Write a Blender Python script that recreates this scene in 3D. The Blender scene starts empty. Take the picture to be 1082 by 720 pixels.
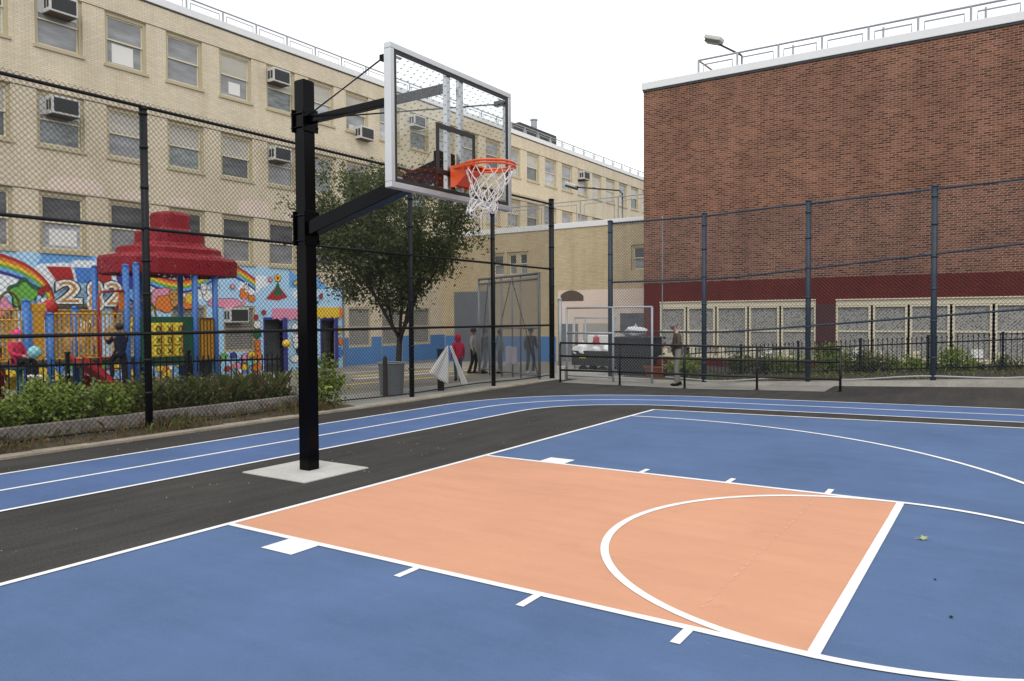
import bpy, bmesh, math, random
from mathutils import Vector, Matrix, Quaternion
C = bpy.context.scene.collection
rnd = random.Random(7)
V = Vector
# ------------------------------------------------------------------ helpers
class MB:
    """collects geometry for ONE mesh object"""
    def __init__(s): s.v=[]; s.f=[]; s.m=[]
    def add(s, vs, fs, mi=0):
        o=len(s.v); s.v.extend([tuple(p) for p in vs]); s.f.extend([tuple(i+o for i in f) for f in fs]); s.m.extend([mi]*len(fs)); return s
    def box(s, a, b, mi=0):
        x0,y0,z0=[min(a[i],b[i]) for i in range(3)]; x1,y1,z1=[max(a[i],b[i]) for i in range(3)]
        return s.add([(x0,y0,z0),(x1,y0,z0),(x1,y1,z0),(x0,y1,z0),(x0,y0,z1),(x1,y0,z1),(x1,y1,z1),(x0,y1,z1)],
              [(0,3,2,1),(4,5,6,7),(0,1,5,4),(1,2,6,5),(2,3,7,6),(3,0,4,7)],mi)
    def obox(s, c, size, rot=0, mi=0, M=None):
        M = M or Matrix.Rotation(rot,3,'Z'); c=V(c); h=V(size)/2
        P=[c+M@V((sx*h.x,sy*h.y,sz*h.z)) for sz in(-1,1) for sx,sy in((-1,-1),(1,-1),(1,1),(-1,1))]
        return s.add(P,[(0,3,2,1),(4,5,6,7),(0,1,5,4),(1,2,6,5),(2,3,7,6),(3,0,4,7)],mi)
    def bar(s, a, b, w, h, mi=0, roll=0):
        """square tube a->b"""
        a=V(a);b=V(b);d=(b-a).normalized(); up=V((0,0,1)) if abs(d.z)<.99 else V((0,1,0))
        r=d.cross(up).normalized(); u=r.cross(d)
        if roll: q=Quaternion(d,roll); r=q@r; u=q@u
        P=[]
        for p in(a,b):
            P+=[p-r*w/2-u*h/2,p+r*w/2-u*h/2,p+r*w/2+u*h/2,p-r*w/2+u*h/2]
        return s.add(P,[(0,1,2,3),(7,6,5,4),(0,4,5,1),(1,5,6,2),(2,6,7,3),(3,7,4,0)],mi)
    def tube(s, pts, r, n=8, mi=0, cap=True, closed=False):
        pts=[V(p) for p in pts]; k=len(pts); rr=r if isinstance(r,(list,tuple)) else [r]*k
        prev=None; vs=[]
        for i,p in enumerate(pts):
            if closed: d=(pts[(i+1)%k]-pts[i-1])
            else: d=pts[min(i+1,k-1)]-pts[max(i-1,0)]
            d=d.normalized() if d.length>1e-9 else V((0,0,1))
            if prev is None:
                ref=V((0,0,1)) if abs(d.z)<.9 else V((1,0,0)); a=d.cross(ref).normalized()
            else:
                a=(prev-d*prev.dot(d)); a=a.normalized() if a.length>1e-6 else d.orthogonal().normalized()
            prev=a; b=d.cross(a)
            for j in range(n):
                t=2*math.pi*j/n; vs.append(p+(a*math.cos(t)+b*math.sin(t))*rr[i])
        fs=[]
        for i in range(k if closed else k-1):
            i2=(i+1)%k
            for j in range(n): fs.append((i*n+j,i*n+(j+1)%n,i2*n+(j+1)%n,i2*n+j))
        if cap and not closed: fs+= [tuple(reversed(range(n))), tuple((k-1)*n+j for j in range(n))]
        return s.add(vs,fs,mi)
    def cyl(s,c,r,z0,z1,n=16,mi=0,r2=None): return s.tube([(c[0],c[1],z0),(c[0],c[1],z1)],[r,r if r2 is None else r2],n,mi)
    def ell(s, c, rad, n=12, m=8, mi=0, M=None):
        c=V(c); M=M or Matrix.Identity(3); vs=[];fs=[]
        for i in range(m+1):
            ph=math.pi*i/m
            for j in range(n):
                t=2*math.pi*j/n
                vs.append(c+M@V((rad[0]*math.sin(ph)*math.cos(t),rad[1]*math.sin(ph)*math.sin(t),rad[2]*math.cos(ph))))
        for i in range(m):
            for j in range(n): fs.append((i*n+j,(i+1)*n+j,(i+1)*n+(j+1)%n,i*n+(j+1)%n))
        return s.add(vs,fs,mi)
    def prism(s, poly, ax, a, b, mi=0):
        """poly = 2D pts; ax 'x': (y,z) extruded in x; 'y': (x,z); 'z': (x,y)"""
        def p3(p,t): return (t,p[0],p[1]) if ax=='x' else ((p[0],t,p[1]) if ax=='y' else (p[0],p[1],t))
        n=len(poly); vs=[p3(p,a) for p in poly]+[p3(p,b) for p in poly]
        fs=[tuple(range(n)),tuple(range(2*n-1,n-1,-1))]+[(i,i+n,(i+1)%n+n,(i+1)%n) for i in range(n)]
        return s.add(vs,fs,mi)
    def mesh(s,name,mats,smooth=False):
        me=bpy.data.meshes.new(name); me.from_pydata(s.v,[],s.f)
        for m in (mats if isinstance(mats,(list,tuple)) else [mats]): me.materials.append(m)
        if any(s.m): me.polygons.foreach_set('material_index',s.m)
        if smooth: me.polygons.foreach_set('use_smooth',[True]*len(me.polygons))
        me.update(); return me
    def build(s,name,mats,parent=None,smooth=False,fix=True,bevel=0,loc=None):
        me=s.mesh(name,mats,smooth)
        if fix:
            bm=bmesh.new(); bm.from_mesh(me); bmesh.ops.recalc_face_normals(bm,faces=bm.faces); bm.to_mesh(me); bm.free()
        return link(name,me,parent,bevel,loc)
def link(name,me,parent=None,bevel=0,loc=None):
    o=bpy.data.objects.new(name,me); C.objects.link(o)
    if parent: o.parent=parent
    if loc is not None: o.location=loc
    if bevel:
        b=o.modifiers.new('bevel','BEVEL'); b.width=bevel; b.segments=2; b.limit_method='ANGLE'
    return o
def tag(o,label,cat,group=None,kind=None):
    o['label']=label; o['category']=cat
    if group: o['group']=group
    if kind: o['kind']=kind
    return o
def thing(name,label,cat,loc=(0,0,0),rz=0,group=None):
    o=bpy.data.objects.new(name,None); C.objects.link(o); o.location=loc; o.rotation_euler=(0,0,rz); o.empty_display_size=.2
    return tag(o,label,cat,group)
def structure(o): o['kind']='structure'; return o
def sm(a,b,x):
    t=max(0,min(1,(x-a)/(b-a))); return t*t*(3-2*t)
# ------------------------------------------------------------------ materials
def srgb(r,g,b):
    f=lambda c:(c/255)/12.92 if c/255<=.04045 else ((c/255+.055)/1.055)**2.4
    return (f(r),f(g),f(b),1)
class NT:
    def __init__(s,name):
        s.mat=bpy.data.materials.new(name); s.mat.use_nodes=True; s.t=s.mat.node_tree; s.b=s.t.nodes['Principled BSDF']
    def n(s,typ,**kw):
        o=s.t.nodes.new(typ)
        for k,v in kw.items(): setattr(o,k,v)
        return o
    def l(s,a,b): s.t.links.new(a,b)
    def mix(s,fac,a,b,mode='MIX'):
        m=s.n('ShaderNodeMix',data_type='RGBA',blend_type=mode)
        for val,sock in ((fac,m.inputs[0]),(a,m.inputs[6]),(b,m.inputs[7])):
            if hasattr(val,'default_value') or hasattr(val,'links'): s.l(val,sock)
            else: sock.default_value=val
        return m.outputs[2]
    def coord(s): return s.n('ShaderNodeTexCoord').outputs['Object']
    def noise(s,scale,detail=4,rough=.6,vec=None):
        o=s.n('ShaderNodeTexNoise'); o.inputs['Scale'].default_value=scale; o.inputs['Detail'].default_value=detail; o.inputs['Roughness'].default_value=rough
        s.l(vec or s.coord(),o.inputs['Vector']); return o.outputs['Fac']
    def ramp(s,fac,a,b,ca=(0,0,0,1),cb=(1,1,1,1)):
        r=s.n('ShaderNodeValToRGB'); r.color_ramp.elements[0].position=a; r.color_ramp.elements[1].position=b
        r.color_ramp.elements[0].color=ca; r.color_ramp.elements[1].color=cb; s.l(fac,r.inputs[0]); return r.outputs[0]
    def bump(s,h,st=.3,d=.01):
        b=s.n('ShaderNodeBump'); b.inputs['Strength'].default_value=st; b.inputs['Distance'].default_value=d; s.l(h,b.inputs['Height']); s.l(b.outputs[0],s.b.inputs['Normal'])
    def base(s,c):
        if hasattr(c,'links') : s.l(c,s.b.inputs['Base Color'])
        else: s.b.inputs['Base Color'].default_value=c
    def set(s,rough=.6,metal=0,spec=.5):
        s.b.inputs['Roughness'].default_value=rough; s.b.inputs['Metallic'].default_value=metal; s.b.inputs['Specular IOR Level'].default_value=spec; return s
def plain(name,c,rough=.6,metal=0,spec=.5,var=.12,scale=6,bump=0):
    """flat paint or plastic with slight procedural unevenness"""
    t=NT(name).set(rough,metal,spec); c=tuple(c) if len(c)==4 else tuple(c)+(1,)
    d=tuple(max(0,x*(1-var)) for x in c[:3])+(1,); e=tuple(min(1,x*(1+var)) for x in c[:3])+(1,)
    nz=t.noise(scale,5); t.base(t.mix(nz,d,e))
    if bump: t.bump(t.noise(scale*12,3),bump,.004)
    return t.mat
def lin(r,g,b,k=1.0): 
    c=srgb(r,g,b); return (c[0]*k,c[1]*k,c[2]*k,1)
def brick(name,c1,c2,mortar,w,h,ms,blot=.25,rough=.85,bias=0,bump=.25,spec=.3,streak=None):
    t=NT(name).set(rough,0,spec); co=t.coord(); sx=t.n('ShaderNodeSeparateXYZ'); t.l(co,sx.inputs[0])
    ad=t.n('ShaderNodeMath',operation='ADD'); t.l(sx.outputs[0],ad.inputs[0]); t.l(sx.outputs[1],ad.inputs[1])
    cb=t.n('ShaderNodeCombineXYZ'); t.l(ad.outputs[0],cb.inputs[0]); t.l(sx.outputs[2],cb.inputs[1])
    b=t.n('ShaderNodeTexBrick'); t.l(cb.outputs[0],b.inputs['Vector'])
    b.inputs['Color1'].default_value=c1; b.inputs['Color2'].default_value=c2; b.inputs['Mortar'].default_value=mortar
    b.inputs['Scale'].default_value=1; b.inputs['Mortar Size'].default_value=ms; b.inputs['Mortar Smooth'].default_value=.2; b.inputs['Bias'].default_value=bias
    b.inputs['Brick Width'].default_value=w; b.inputs['Row Height'].default_value=h
    n1=t.ramp(t.noise(.55,6,.65),.3,.75,(1-blot,1-blot,1-blot,1),(1+blot*.5,1+blot*.45,1+blot*.35,1))
    col=t.mix(1.0,b.outputs['Color'],n1,'MULTIPLY')
    if streak:
        mp=t.n('ShaderNodeMapping'); mp.inputs['Scale'].default_value=(1.2,1.2,.12); t.l(co,mp.inputs[0])
        st=t.ramp(t.noise(1.0,5,.7,mp.outputs[0]),.45,.75,(1,1,1,1),streak); col=t.mix(1.0,col,st,'MULTIPLY')
    t.base(col); inv=t.n('ShaderNodeMath',operation='SUBTRACT'); inv.inputs[0].default_value=1; t.l(b.outputs['Fac'],inv.inputs[1]); t.bump(inv.outputs[0],bump,.006)
    return t.mat
def ground_mat(name,c,var=.25,fine=90,rough=.9,bump=.4,fleck=None,spec=.3,big=.5):
    t=NT(name).set(rough,0,spec)
    a=t.ramp(t.noise(big,6,.6),.3,.72,tuple(x*(1-var) for x in c[:3])+(1,),tuple(min(1,x*(1+var)) for x in c[:3])+(1,))
    f=t.noise(fine,3,.7); b=t.mix(1.0,a,t.ramp(f,.3,.7,(.8,.8,.8,1),(1.2,1.2,1.2,1)),'MULTIPLY')
    if fleck: b=t.mix(t.ramp(t.noise(fine*.35,2,.5),.70,.74),b,fleck)
    t.base(b); t.bump(f,bump,.004); return t.mat
M={}
def asphalt():
    t=NT('asphalt').set(.92,0,.18); co=t.coord(); big=t.ramp(t.noise(.5,7,.65),.28,.72,(.034,.033,.0318,1),(.060,.0575,.0545,1))
    mp=t.n('ShaderNodeMapping'); mp.inputs['Scale'].default_value=(1.6,.22,1); mp.inputs['Rotation'].default_value=(0,0,.25); t.l(co,mp.inputs[0]); st=t.ramp(t.noise(2.2,6,.7,mp.outputs[0]),.35,.7,(.78,.78,.78,1),(1.25,1.24,1.22,1))
    c=t.mix(1.0,big,st,'MULTIPLY'); f=t.noise(110,2,.6); g=t.noise(38,3,.7); c=t.mix(1.0,c,t.ramp(f,.3,.7,(.62,.62,.62,1),(1.45,1.44,1.42,1)),'MULTIPLY'); c=t.mix(1.0,c,t.ramp(g,.35,.7,(.8,.8,.8,1),(1.22,1.2,1.18,1)),'MULTIPLY')
    t.base(c); t.bump(f,.7,.005); return t.mat
def court_paint(name,c,var):
    t=NT(name).set(.8,0,.12); co=t.coord(); k=lambda a:tuple(min(1,x*a) for x in c)+(1,)
    a=t.ramp(t.noise(.7,6,.65),.3,.7,k(1-var),k(1+var)); mp=t.n('ShaderNodeMapping'); mp.inputs['Scale'].default_value=(.5,3.2,1); mp.inputs['Rotation'].default_value=(0,0,.5); t.l(co,mp.inputs[0])
    st=t.ramp(t.noise(1.3,7,.7,mp.outputs[0]),.35,.72,(.95,.95,.95,1),(1.06,1.06,1.06,1)); a=t.mix(1.0,a,st,'MULTIPLY')
    f=t.noise(170,2,.6); a=t.mix(1.0,a,t.ramp(f,.3,.7,(.9,.9,.9,1),(1.1,1.1,1.1,1)),'MULTIPLY')
    sc_=t.ramp(t.noise(5,8,.8),.62,.74,(0,0,0,1),(.20,.20,.20,1)); a=t.mix(sc_,a,(.5,.5,.5,1)); dk=t.ramp(t.noise(3.1,6,.75),.60,.76,(0,0,0,1),(.25,.25,.25,1)); a=t.mix(dk,a,k(.55))
    for rot,lo in ((.3,.625),(1.5,.635),(2.4,.63)):
        m3=t.n('ShaderNodeMapping'); m3.inputs['Scale'].default_value=(.7,11,1); m3.inputs['Rotation'].default_value=(0,0,rot); t.l(co,m3.inputs[0]); sf=t.ramp(t.noise(1.7,8,.72,m3.outputs[0]),lo,lo+.06,(0,0,0,1),(.20,.20,.20,1)); a=t.mix(sf,a,k(1.5) if lo>.629 else k(.55))
    t.base(a); t.bump(f,.12,.003); return t.mat
M['asphalt']=asphalt()
M['court_blue']=court_paint('blue_court_paint',(.086,.138,.256),.13)
M['track_blue']=court_paint('blue_track_paint',(.082,.134,.268),.13)
M['orange']=court_paint('orange_court_paint',(.575,.295,.185),.06)
def worn_line():
    t=NT('white_line_paint').set(.8,0,.15); a=t.ramp(t.noise(3,6,.7),.3,.7,(.70,.70,.69,1),(.82,.82,.81,1)); a=t.mix(t.ramp(t.noise(14,7,.8),.55,.70,(0,0,0,1),(.5,.5,.5,1)),a,(.42,.42,.42,1)); a=t.mix(t.ramp(t.noise(60,4,.8),.60,.70,(0,0,0,1),(.45,.45,.45,1)),a,(.3,.31,.34,1)); t.base(a); return t.mat
M['line']=worn_line()
M['faint']=plain('worn_chalk_mark',(.61,.335,.225),.8)
M['concrete']=ground_mat('pale_concrete',(.46,.45,.42),.14,60,.9,.3,big=2)
M['kerbc']=ground_mat('dusty_kerb_concrete',(.30,.26,.20),.3,40,.95,.5,big=1.6)
M['yard']=ground_mat('yard_concrete',(.20,.185,.16),.2,60,.95,.4,big=.7)
M['yardlight']=ground_mat('light_yard_concrete',(.32,.31,.28),.18,60,.95,.3,big=1)
M['kerbfar']=ground_mat('worn_far_kerb_concrete',(.30,.285,.25),.3,40,.95,.5,big=1.2)
M['pathc']=ground_mat('greyish_path_concrete',(.25,.24,.22),.2,60,.95,.4,big=1.4)
M['soil']=ground_mat('dry_soil',(.075,.058,.042),.4,30,1,.8,fleck=(.16,.12,.08,1),big=3)
M['planter']=ground_mat('weathered_planter_concrete',(.27,.24,.215),.3,25,.95,.6,big=2.2)
M['yel_paint']=plain('faded_yellow_paint',(.48,.36,.09),.8,var=.3,scale=4)
M['whi_paint']=plain('faded_white_paint',(.46,.45,.42),.8,var=.3,scale=4)
M['beige']=brick('pale_beige_brick',lin(223,212,189,1.0),lin(212,200,176,1.0),lin(178,164,140,1.0),.21,.068,.006,.1,.75,0,.2,streak=(.86,.84,.8,1))
M['annexb']=brick('tan_annex_brick',lin(204,189,158,1.0),lin(192,176,144,1.0),lin(162,145,116,1.0),.21,.068,.006,.12,.75,0,.2,streak=(.84,.82,.78,1))
M['redbrick']=brick('red_brown_brick',lin(140,93,74,1.0),lin(80,46,38,1.0),lin(156,131,114,1.0),.205,.0677,.011,.34,.88,-.05,.3,.15,streak=(.80,.78,.76,1))
M['redpaint']=brick('maroon_painted_brick',lin(106,44,34,1),lin(100,40,31,1),lin(84,34,28,1),.205,.0677,.009,.22,.8,0,.3,.12,streak=(.8,.78,.78,1))
M['beigepatch']=brick('pinkish_overpaint_on_brick',lin(226,209,196,1),lin(222,205,192,1),lin(202,184,168,1),.21,.068,.005,.1,.75,0,.1)
M['bluepaint']=brick('blue_painted_brick',lin(92,136,190,1),lin(88,132,184,1),lin(76,116,166,1),.21,.068,.006,.1,.6,0,.2)
M['coping']=plain('white_coping_metal',lin(226,227,228),.5,var=.06)
M['trim']=plain('beige_window_trim',lin(182,171,142),.6,var=.1)
M['sash']=plain('pale_sash_paint',lin(214,205,178),.55,var=.06)
M['cream']=plain('cream_window_paint',lin(212,202,176),.6,var=.08)
def glass(name,c,rough=.08,spec=.5,var=.3,scale=1.5):
    t=NT(name).set(rough,0,spec); co=t.coord(); mp=t.n('ShaderNodeMapping'); mp.inputs['Scale'].default_value=(.6,.6,2.2); gi=t.n('ShaderNodeObjectInfo'); t.l(co,mp.inputs[0]); t.l(gi.outputs['Location'],mp.inputs['Location']); n=t.ramp(t.noise(scale,4,.6,mp.outputs[0]),.3,.7); t.base(t.mix(n,tuple(x*(1-var) for x in c)+(1,),tuple(x*(1+var) for x in c)+(1,))); return t.mat  # stretched noise paints pale bands for blinds and interior lights into the colour
M['g_grey']=glass('grey_window_glass',(.26,.265,.275),.1,.5,.35,1.2); M['g_dark']=glass('dark_window_glass',(.10,.105,.11),.1,.5,.45,1.5); M['g_blind']=glass('glass_with_cream_blind',(.43,.41,.35),.12,.4,.18,.8)  # grey pane colour includes sky reflection brightness painted into it
M['g_pale']=glass('glass_with_pale_curtain',(.42,.43,.45),.1,.5,.25,2.5); M['g_bluish']=glass('bluish_window_glass',(.19,.215,.215),.1,.5,.5,3)
M['paper']=plain('white_paper',(.72,.72,.7),.8,var=.05)
M['acwhite']=plain('off_white_ac_casing',lin(196,196,192),.5,var=.1); M['acdark']=plain('dark_ac_grille',(.035,.037,.04),.6); M['acunder']=plain('grimy_ac_base',(.12,.10,.08),.7,var=.3)
M['galv']=plain('galvanised_steel',(.33,.35,.375),.5,.3,var=.15,scale=5)
M['galvgate']=plain('weathered_gate_steel',(.24,.25,.265),.5,.4,var=.2,scale=5)
M['blackfence']=plain('black_fence_steel',(.009,.010,.013),.5,0,.25,var=.3)
M['bluefence']=plain('slate_blue_fence_paint',(.034,.048,.068),.5,0,.3,var=.3,scale=9)
M['rail']=plain('black_handrail_paint',(.012,.012,.013),.42,0,.3,var=.3,scale=9)
M['ironblk']=plain('black_iron',(.006,.006,.007),.5,0,.2)
M['polebl']=plain('glossy_black_pole_paint',(.0020,.0021,.0030),.18,0,.10,var=.25,scale=3)
M['alu']=plain('brushed_aluminium',(.56,.57,.58),.38,.85,var=.06,scale=8)
M['boardblk']=plain('black_board_gasket',(.012,.012,.0087),.5)
M['rimor']=plain('orange_rim_paint',(.72,.085,.012),.35,var=.1)
M['net']=plain('white_net_cord',(.75,.74,.72),.9,var=.08,scale=40)
M['skin1']=plain('light_skin',(.52,.31,.22),.55,var=.06); M['skin2']=plain('brown_skin',(.22,.115,.07),.55,var=.06)
M['bark']=ground_mat('tree_bark',(.045,.036,.028),.4,35,.95,.8,big=4)
M['white']=plain('white_plastic',(.68,.69,.70),.5,var=.1); M['dkplastic']=plain('black_dumpster_plastic',(.007,.008,.009),.5,0,.3,var=.3)
M['dkbin']=plain('charcoal_bin_plastic',(.018,.020,.022),.6,0,.3,var=.3)
M['grey']=plain('grey_can_metal',(.13,.14,.15),.6,var=.25); M['greydoor']=plain('grey_steel_door',(.15,.165,.185),.6,var=.15,scale=2)
M['flood']=plain('dark_bronze_metal',(.02,.019,.017),.5)
M['floodlens']=glass('floodlight_lens',(.045,.05,.035),.2)
def leaf(name,a,b,c,rough=.5):
    t=NT(name).set(rough,0,.4); g=t.n('ShaderNodeNewGeometry'); r=t.n('ShaderNodeValToRGB'); r.color_ramp.elements[0].color=a+(1,); r.color_ramp.elements[1].color=c+(1,)
    e=r.color_ramp.elements.new(.55); e.color=b+(1,); t.l(g.outputs['Random Per Island'],r.inputs[0]); t.base(r.outputs[0])
    tr=t.n('ShaderNodeBsdfTranslucent'); t.l(r.outputs[0],tr.inputs[0]); mx=t.n('ShaderNodeMixShader'); mx.inputs[0].default_value=.42
    out=[n for n in t.t.nodes if n.type=='OUTPUT_MATERIAL'][0]; t.l(t.b.outputs[0],mx.inputs[1]); t.l(tr.outputs[0],mx.inputs[2]); t.l(mx.outputs[0],out.inputs[0]); return t.mat
M['leaf_tree']=leaf('dark_tree_leaves',(.050,.072,.026),(.095,.128,.042),(.19,.21,.065)); M['leaf_tree2']=leaf('bronze_tree_leaves',(.06,.065,.025),(.12,.11,.042),(.24,.17,.06))
M['leaf_green']=leaf('bright_shrub_leaves',(.13,.20,.03),(.25,.34,.06),(.42,.48,.12)); M['leaf_dk']=leaf('deep_shrub_leaves',(.06,.09,.02),(.12,.15,.04),(.23,.24,.075))
M['leaf_dry']=leaf('dry_grass_blades',(.09,.075,.035),(.15,.12,.05),(.09,.12,.04),.8); M['leaf_brown']=leaf('dead_brown_leaves',(.08,.05,.025),(.14,.085,.04),(.22,.12,.06),.8)
P={}
for k,c in dict(red=(.42,.02,.018),orange=(.72,.2,.03),yellow=(.78,.52,.04),green=(.14,.42,.06),dgreen=(.02,.12,.05),blue=(.07,.22,.62),indigo=(.04,.04,.28),sky=(.42,.66,.88),skyd=(.16,.40,.78),cloud=(.80,.84,.88),pink=(.72,.28,.40),tan=(.55,.27,.06),black=(.012,.012,.014),white=(.80,.80,.78),teal=(.15,.5,.5)).items():
    P[k]=plain('mural_%s_paint'%k,c,.7,var=.08,scale=3)
M['pl_blue']=plain('blue_play_post_paint',(.045,.16,.46),.4,var=.1); M['pl_yel']=plain('yellow_play_panel',(.58,.29,.02),.45,var=.12); M['pl_green']=plain('green_play_panel',(.012,.085,.05),.45)
M['pl_red']=plain('red_slide_plastic',(.42,.02,.03),.35); M['pl_dred']=plain('red_play_pipe',(.28,.015,.02),.4); M['pl_teal']=plain('teal_climber',(.02,.10,.12),.45); M['pl_deck']=plain('dark_deck',(.02,.025,.03),.7)
M['pl_ylt']=plain('lemon_play_tiles',(.66,.52,.05),.5)
def holed(name,c,rough=.5):
    t=NT(name).set(rough,0,.4); t.base(c); v=t.n('ShaderNodeTexVoronoi'); v.inputs['Scale'].default_value=17; t.l(t.coord(),v.inputs['Vector'])
    lt=t.n('ShaderNodeMath',operation='LESS_THAN'); t.l(v.outputs['Distance'],lt.inputs[0]); lt.inputs[1].default_value=.27
    n=t.noise(1.6,3); g=t.n('ShaderNodeMath',operation='GREATER_THAN'); t.l(n,g.inputs[0]); g.inputs[1].default_value=.46
    mu=t.n('ShaderNodeMath',operation='MULTIPLY'); t.l(lt.outputs[0],mu.inputs[0]); t.l(g.outputs[0],mu.inputs[1])
    iv=t.n('ShaderNodeMath',operation='SUBTRACT'); iv.inputs[0].default_value=1; t.l(mu.outputs[0],iv.inputs[1]); t.l(iv.outputs[0],t.b.inputs['Alpha']); return t.mat
M['pl_roof']=holed('perforated_red_roof',(.27,.007,.017,1))
def screen():
    t=NT('perforated_window_screen').set(.5,.2,.4); co=t.coord(); mp=t.n('ShaderNodeMapping'); mp.inputs['Rotation'].default_value=(0,math.radians(45),0); t.l(co,mp.inputs[0])
    v=t.n('ShaderNodeTexVoronoi'); v.inputs['Scale'].default_value=15; v.inputs['Randomness'].default_value=.35; t.l(mp.outputs[0],v.inputs['Vector'])
    n=t.noise(.9,4); hole=t.ramp(v.outputs['Distance'],.30,.46); a=t.mix(n,(.04,.042,.044,1),(.13,.13,.125,1)); b=t.mix(n,(.27,.262,.245,1),(.40,.39,.36,1)); t.base(t.mix(hole,a,b)); return t.mat
M['screen']=screen()
def board_glass():
    t=NT('clear_backboard_glass'); out=[n for n in t.t.nodes if n.type=='OUTPUT_MATERIAL'][0]
    tr=t.n('ShaderNodeBsdfTransparent'); tr.inputs[0].default_value=(.93,.95,.95,1); gl=t.n('ShaderNodeBsdfGlossy'); gl.inputs['Roughness'].default_value=.02
    mx=t.n('ShaderNodeMixShader'); mx.inputs[0].default_value=.07; t.l(tr.outputs[0],mx.inputs[1]); t.l(gl.outputs[0],mx.inputs[2]); 
    co=t.coord(); sx=t.n('ShaderNodeSeparateXYZ'); t.l(co,sx.inputs[0]); cb=t.n('ShaderNodeCombineXYZ'); t.l(sx.outputs[1],cb.inputs[0]); t.l(sx.outputs[2],cb.inputs[1]); mp=t.n('ShaderNodeMapping'); mp.inputs['Rotation'].default_value=(0,0,math.radians(45)); t.l(cb.outputs[0],mp.inputs[0])
    v=t.n('ShaderNodeTexVoronoi',voronoi_dimensions='2D'); v.inputs['Scale'].default_value=16.3; v.inputs['Randomness'].default_value=0; t.l(mp.outputs[0],v.inputs['Vector']); lt=t.n('ShaderNodeMath',operation='LESS_THAN'); t.l(v.outputs['Distance'],lt.inputs[0]); lt.inputs[1].default_value=.095
    df=t.n('ShaderNodeBsdfDiffuse'); df.inputs[0].default_value=(.10,.10,.11,1); m2=t.n('ShaderNodeMixShader'); t.l(lt.outputs[0],m2.inputs[0]); t.l(mx.outputs[0],m2.inputs[1]); t.l(df.outputs[0],m2.inputs[2]); t.l(m2.outputs[0],out.inputs[0]); return t.mat
M['bglass']=board_glass()
# ------------------------------------------------------------------ world, sun, camera
sc=bpy.context.scene
w=bpy.data.worlds.new('World'); sc.world=w; w.use_nodes=True; nt=w.node_tree; bg=nt.nodes['Background']; bg.inputs[1].default_value=.1
SUN_EL,SUN_AZ=math.radians(48),math.radians(-60)
sky=nt.nodes.new('ShaderNodeTexSky'); sky.sky_type='NISHITA'; sky.sun_disc=False; sky.sun_elevation=SUN_EL; sky.sun_rotation=math.radians(150)
tc=nt.nodes.new('ShaderNodeTexCoord'); nz=nt.nodes.new('ShaderNodeTexNoise'); nz.inputs['Scale'].default_value=2.2; nz.inputs['Detail'].default_value=6
nt.links.new(tc.outputs['Generated'],nz.inputs['Vector'])
rp=nt.nodes.new('ShaderNodeValToRGB'); rp.color_ramp.elements[0].position=.36; rp.color_ramp.elements[1].position=.62
rp.color_ramp.elements[0].color=(8.1,8.15,8.2,1); rp.color_ramp.elements[1].color=(12.0,12.0,12.0,1); nt.links.new(nz.outputs['Fac'],rp.inputs[0])
mx=nt.nodes.new('ShaderNodeMix'); mx.data_type='RGBA'; mx.inputs[0].default_value=.88; nt.links.new(sky.outputs[0],mx.inputs[6]); nt.links.new(rp.outputs[0],mx.inputs[7]); nt.links.new(mx.outputs[2],bg.inputs[0])
sl=bpy.data.lights.new('sun','SUN'); sl.energy=.8; sl.angle=math.radians(35); sl.color=(1,.97,.93); so=bpy.data.objects.new('sun',sl); C.objects.link(so)
so.rotation_euler=V((math.cos(SUN_EL)*math.cos(SUN_AZ),math.cos(SUN_EL)*math.sin(SUN_AZ),math.sin(SUN_EL))).to_track_quat('Z','Y').to_euler()
vs=sc.view_settings; vs.view_transform='Standard'; vs.look='None'; vs.exposure=.45; vs.gamma=1
CAM=V((5.469,-3.884,1.696)); yaw,pit,roll=2.15647,-.02909,-.005987
f=V((math.cos(yaw)*math.cos(pit),math.sin(yaw)*math.cos(pit),math.sin(pit))); r=V((math.sin(yaw),-math.cos(yaw),0)); u=r.cross(f)
r2=r*math.cos(roll)+u*math.sin(roll); u2=-r*math.sin(roll)+u*math.cos(roll)
cd=bpy.data.cameras.new('camera'); cd.sensor_width=36; cd.lens=803.16/1082*36; cd.clip_end=2000; cam=bpy.data.objects.new('camera',cd); C.objects.link(cam)
cam.matrix_world=Matrix(((r2.x,u2.x,-f.x,CAM.x),(r2.y,u2.y,-f.y,CAM.y),(r2.z,u2.z,-f.z,CAM.z),(0,0,0,1))); sc.camera=cam
# ------------------------------------------------------------------ ground
def gz(x,y):
    if x<-5.2:
        t=min(-5.2-x,26); return -.024*t-.012*max(0,min(y,40)-10)*sm(0,3,t)
    return (.0136*sm(3,9,y)+.022*sm(12.2,14.6,y))*max(0,min(x+1,10))*(1-sm(16,20,y))
def axis(segs):
    out=[]
    for a,b,st in segs:
        n=max(1,round((b-a)/st)); out+=[a+(b-a)*i/n for i in range(n)]
    return out+[segs[-1][1]]
def sheet(xs,ys,dz,name,mat,parent=None,fn=None):
    mb=MB(); fn=fn or gz; nx,ny=len(xs),len(ys)
    mb.add([(x,y,fn(x,y)+dz) for y in ys for x in xs],[(j*nx+i,j*nx+i+1,(j+1)*nx+i+1,(j+1)*nx+i) for j in range(ny-1) for i in range(nx-1)])
    return mb.build(name,mat,parent,fix=False)
xs=axis([(-400,-60,60),(-60,-32,7),(-32,-6,1),(-6,12,.25),(12,30,3),(30,400,60)]); ys=axis([(-400,-40,60),(-40,-8,4),(-8,16,.25),(16,40,1.5),(40,60,5),(60,400,60)])
g=structure(sheet(xs,ys,0,'ground',M['asphalt'])); g['label']='dark grey asphalt ground of the schoolyard'
ROT=.0062
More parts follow.
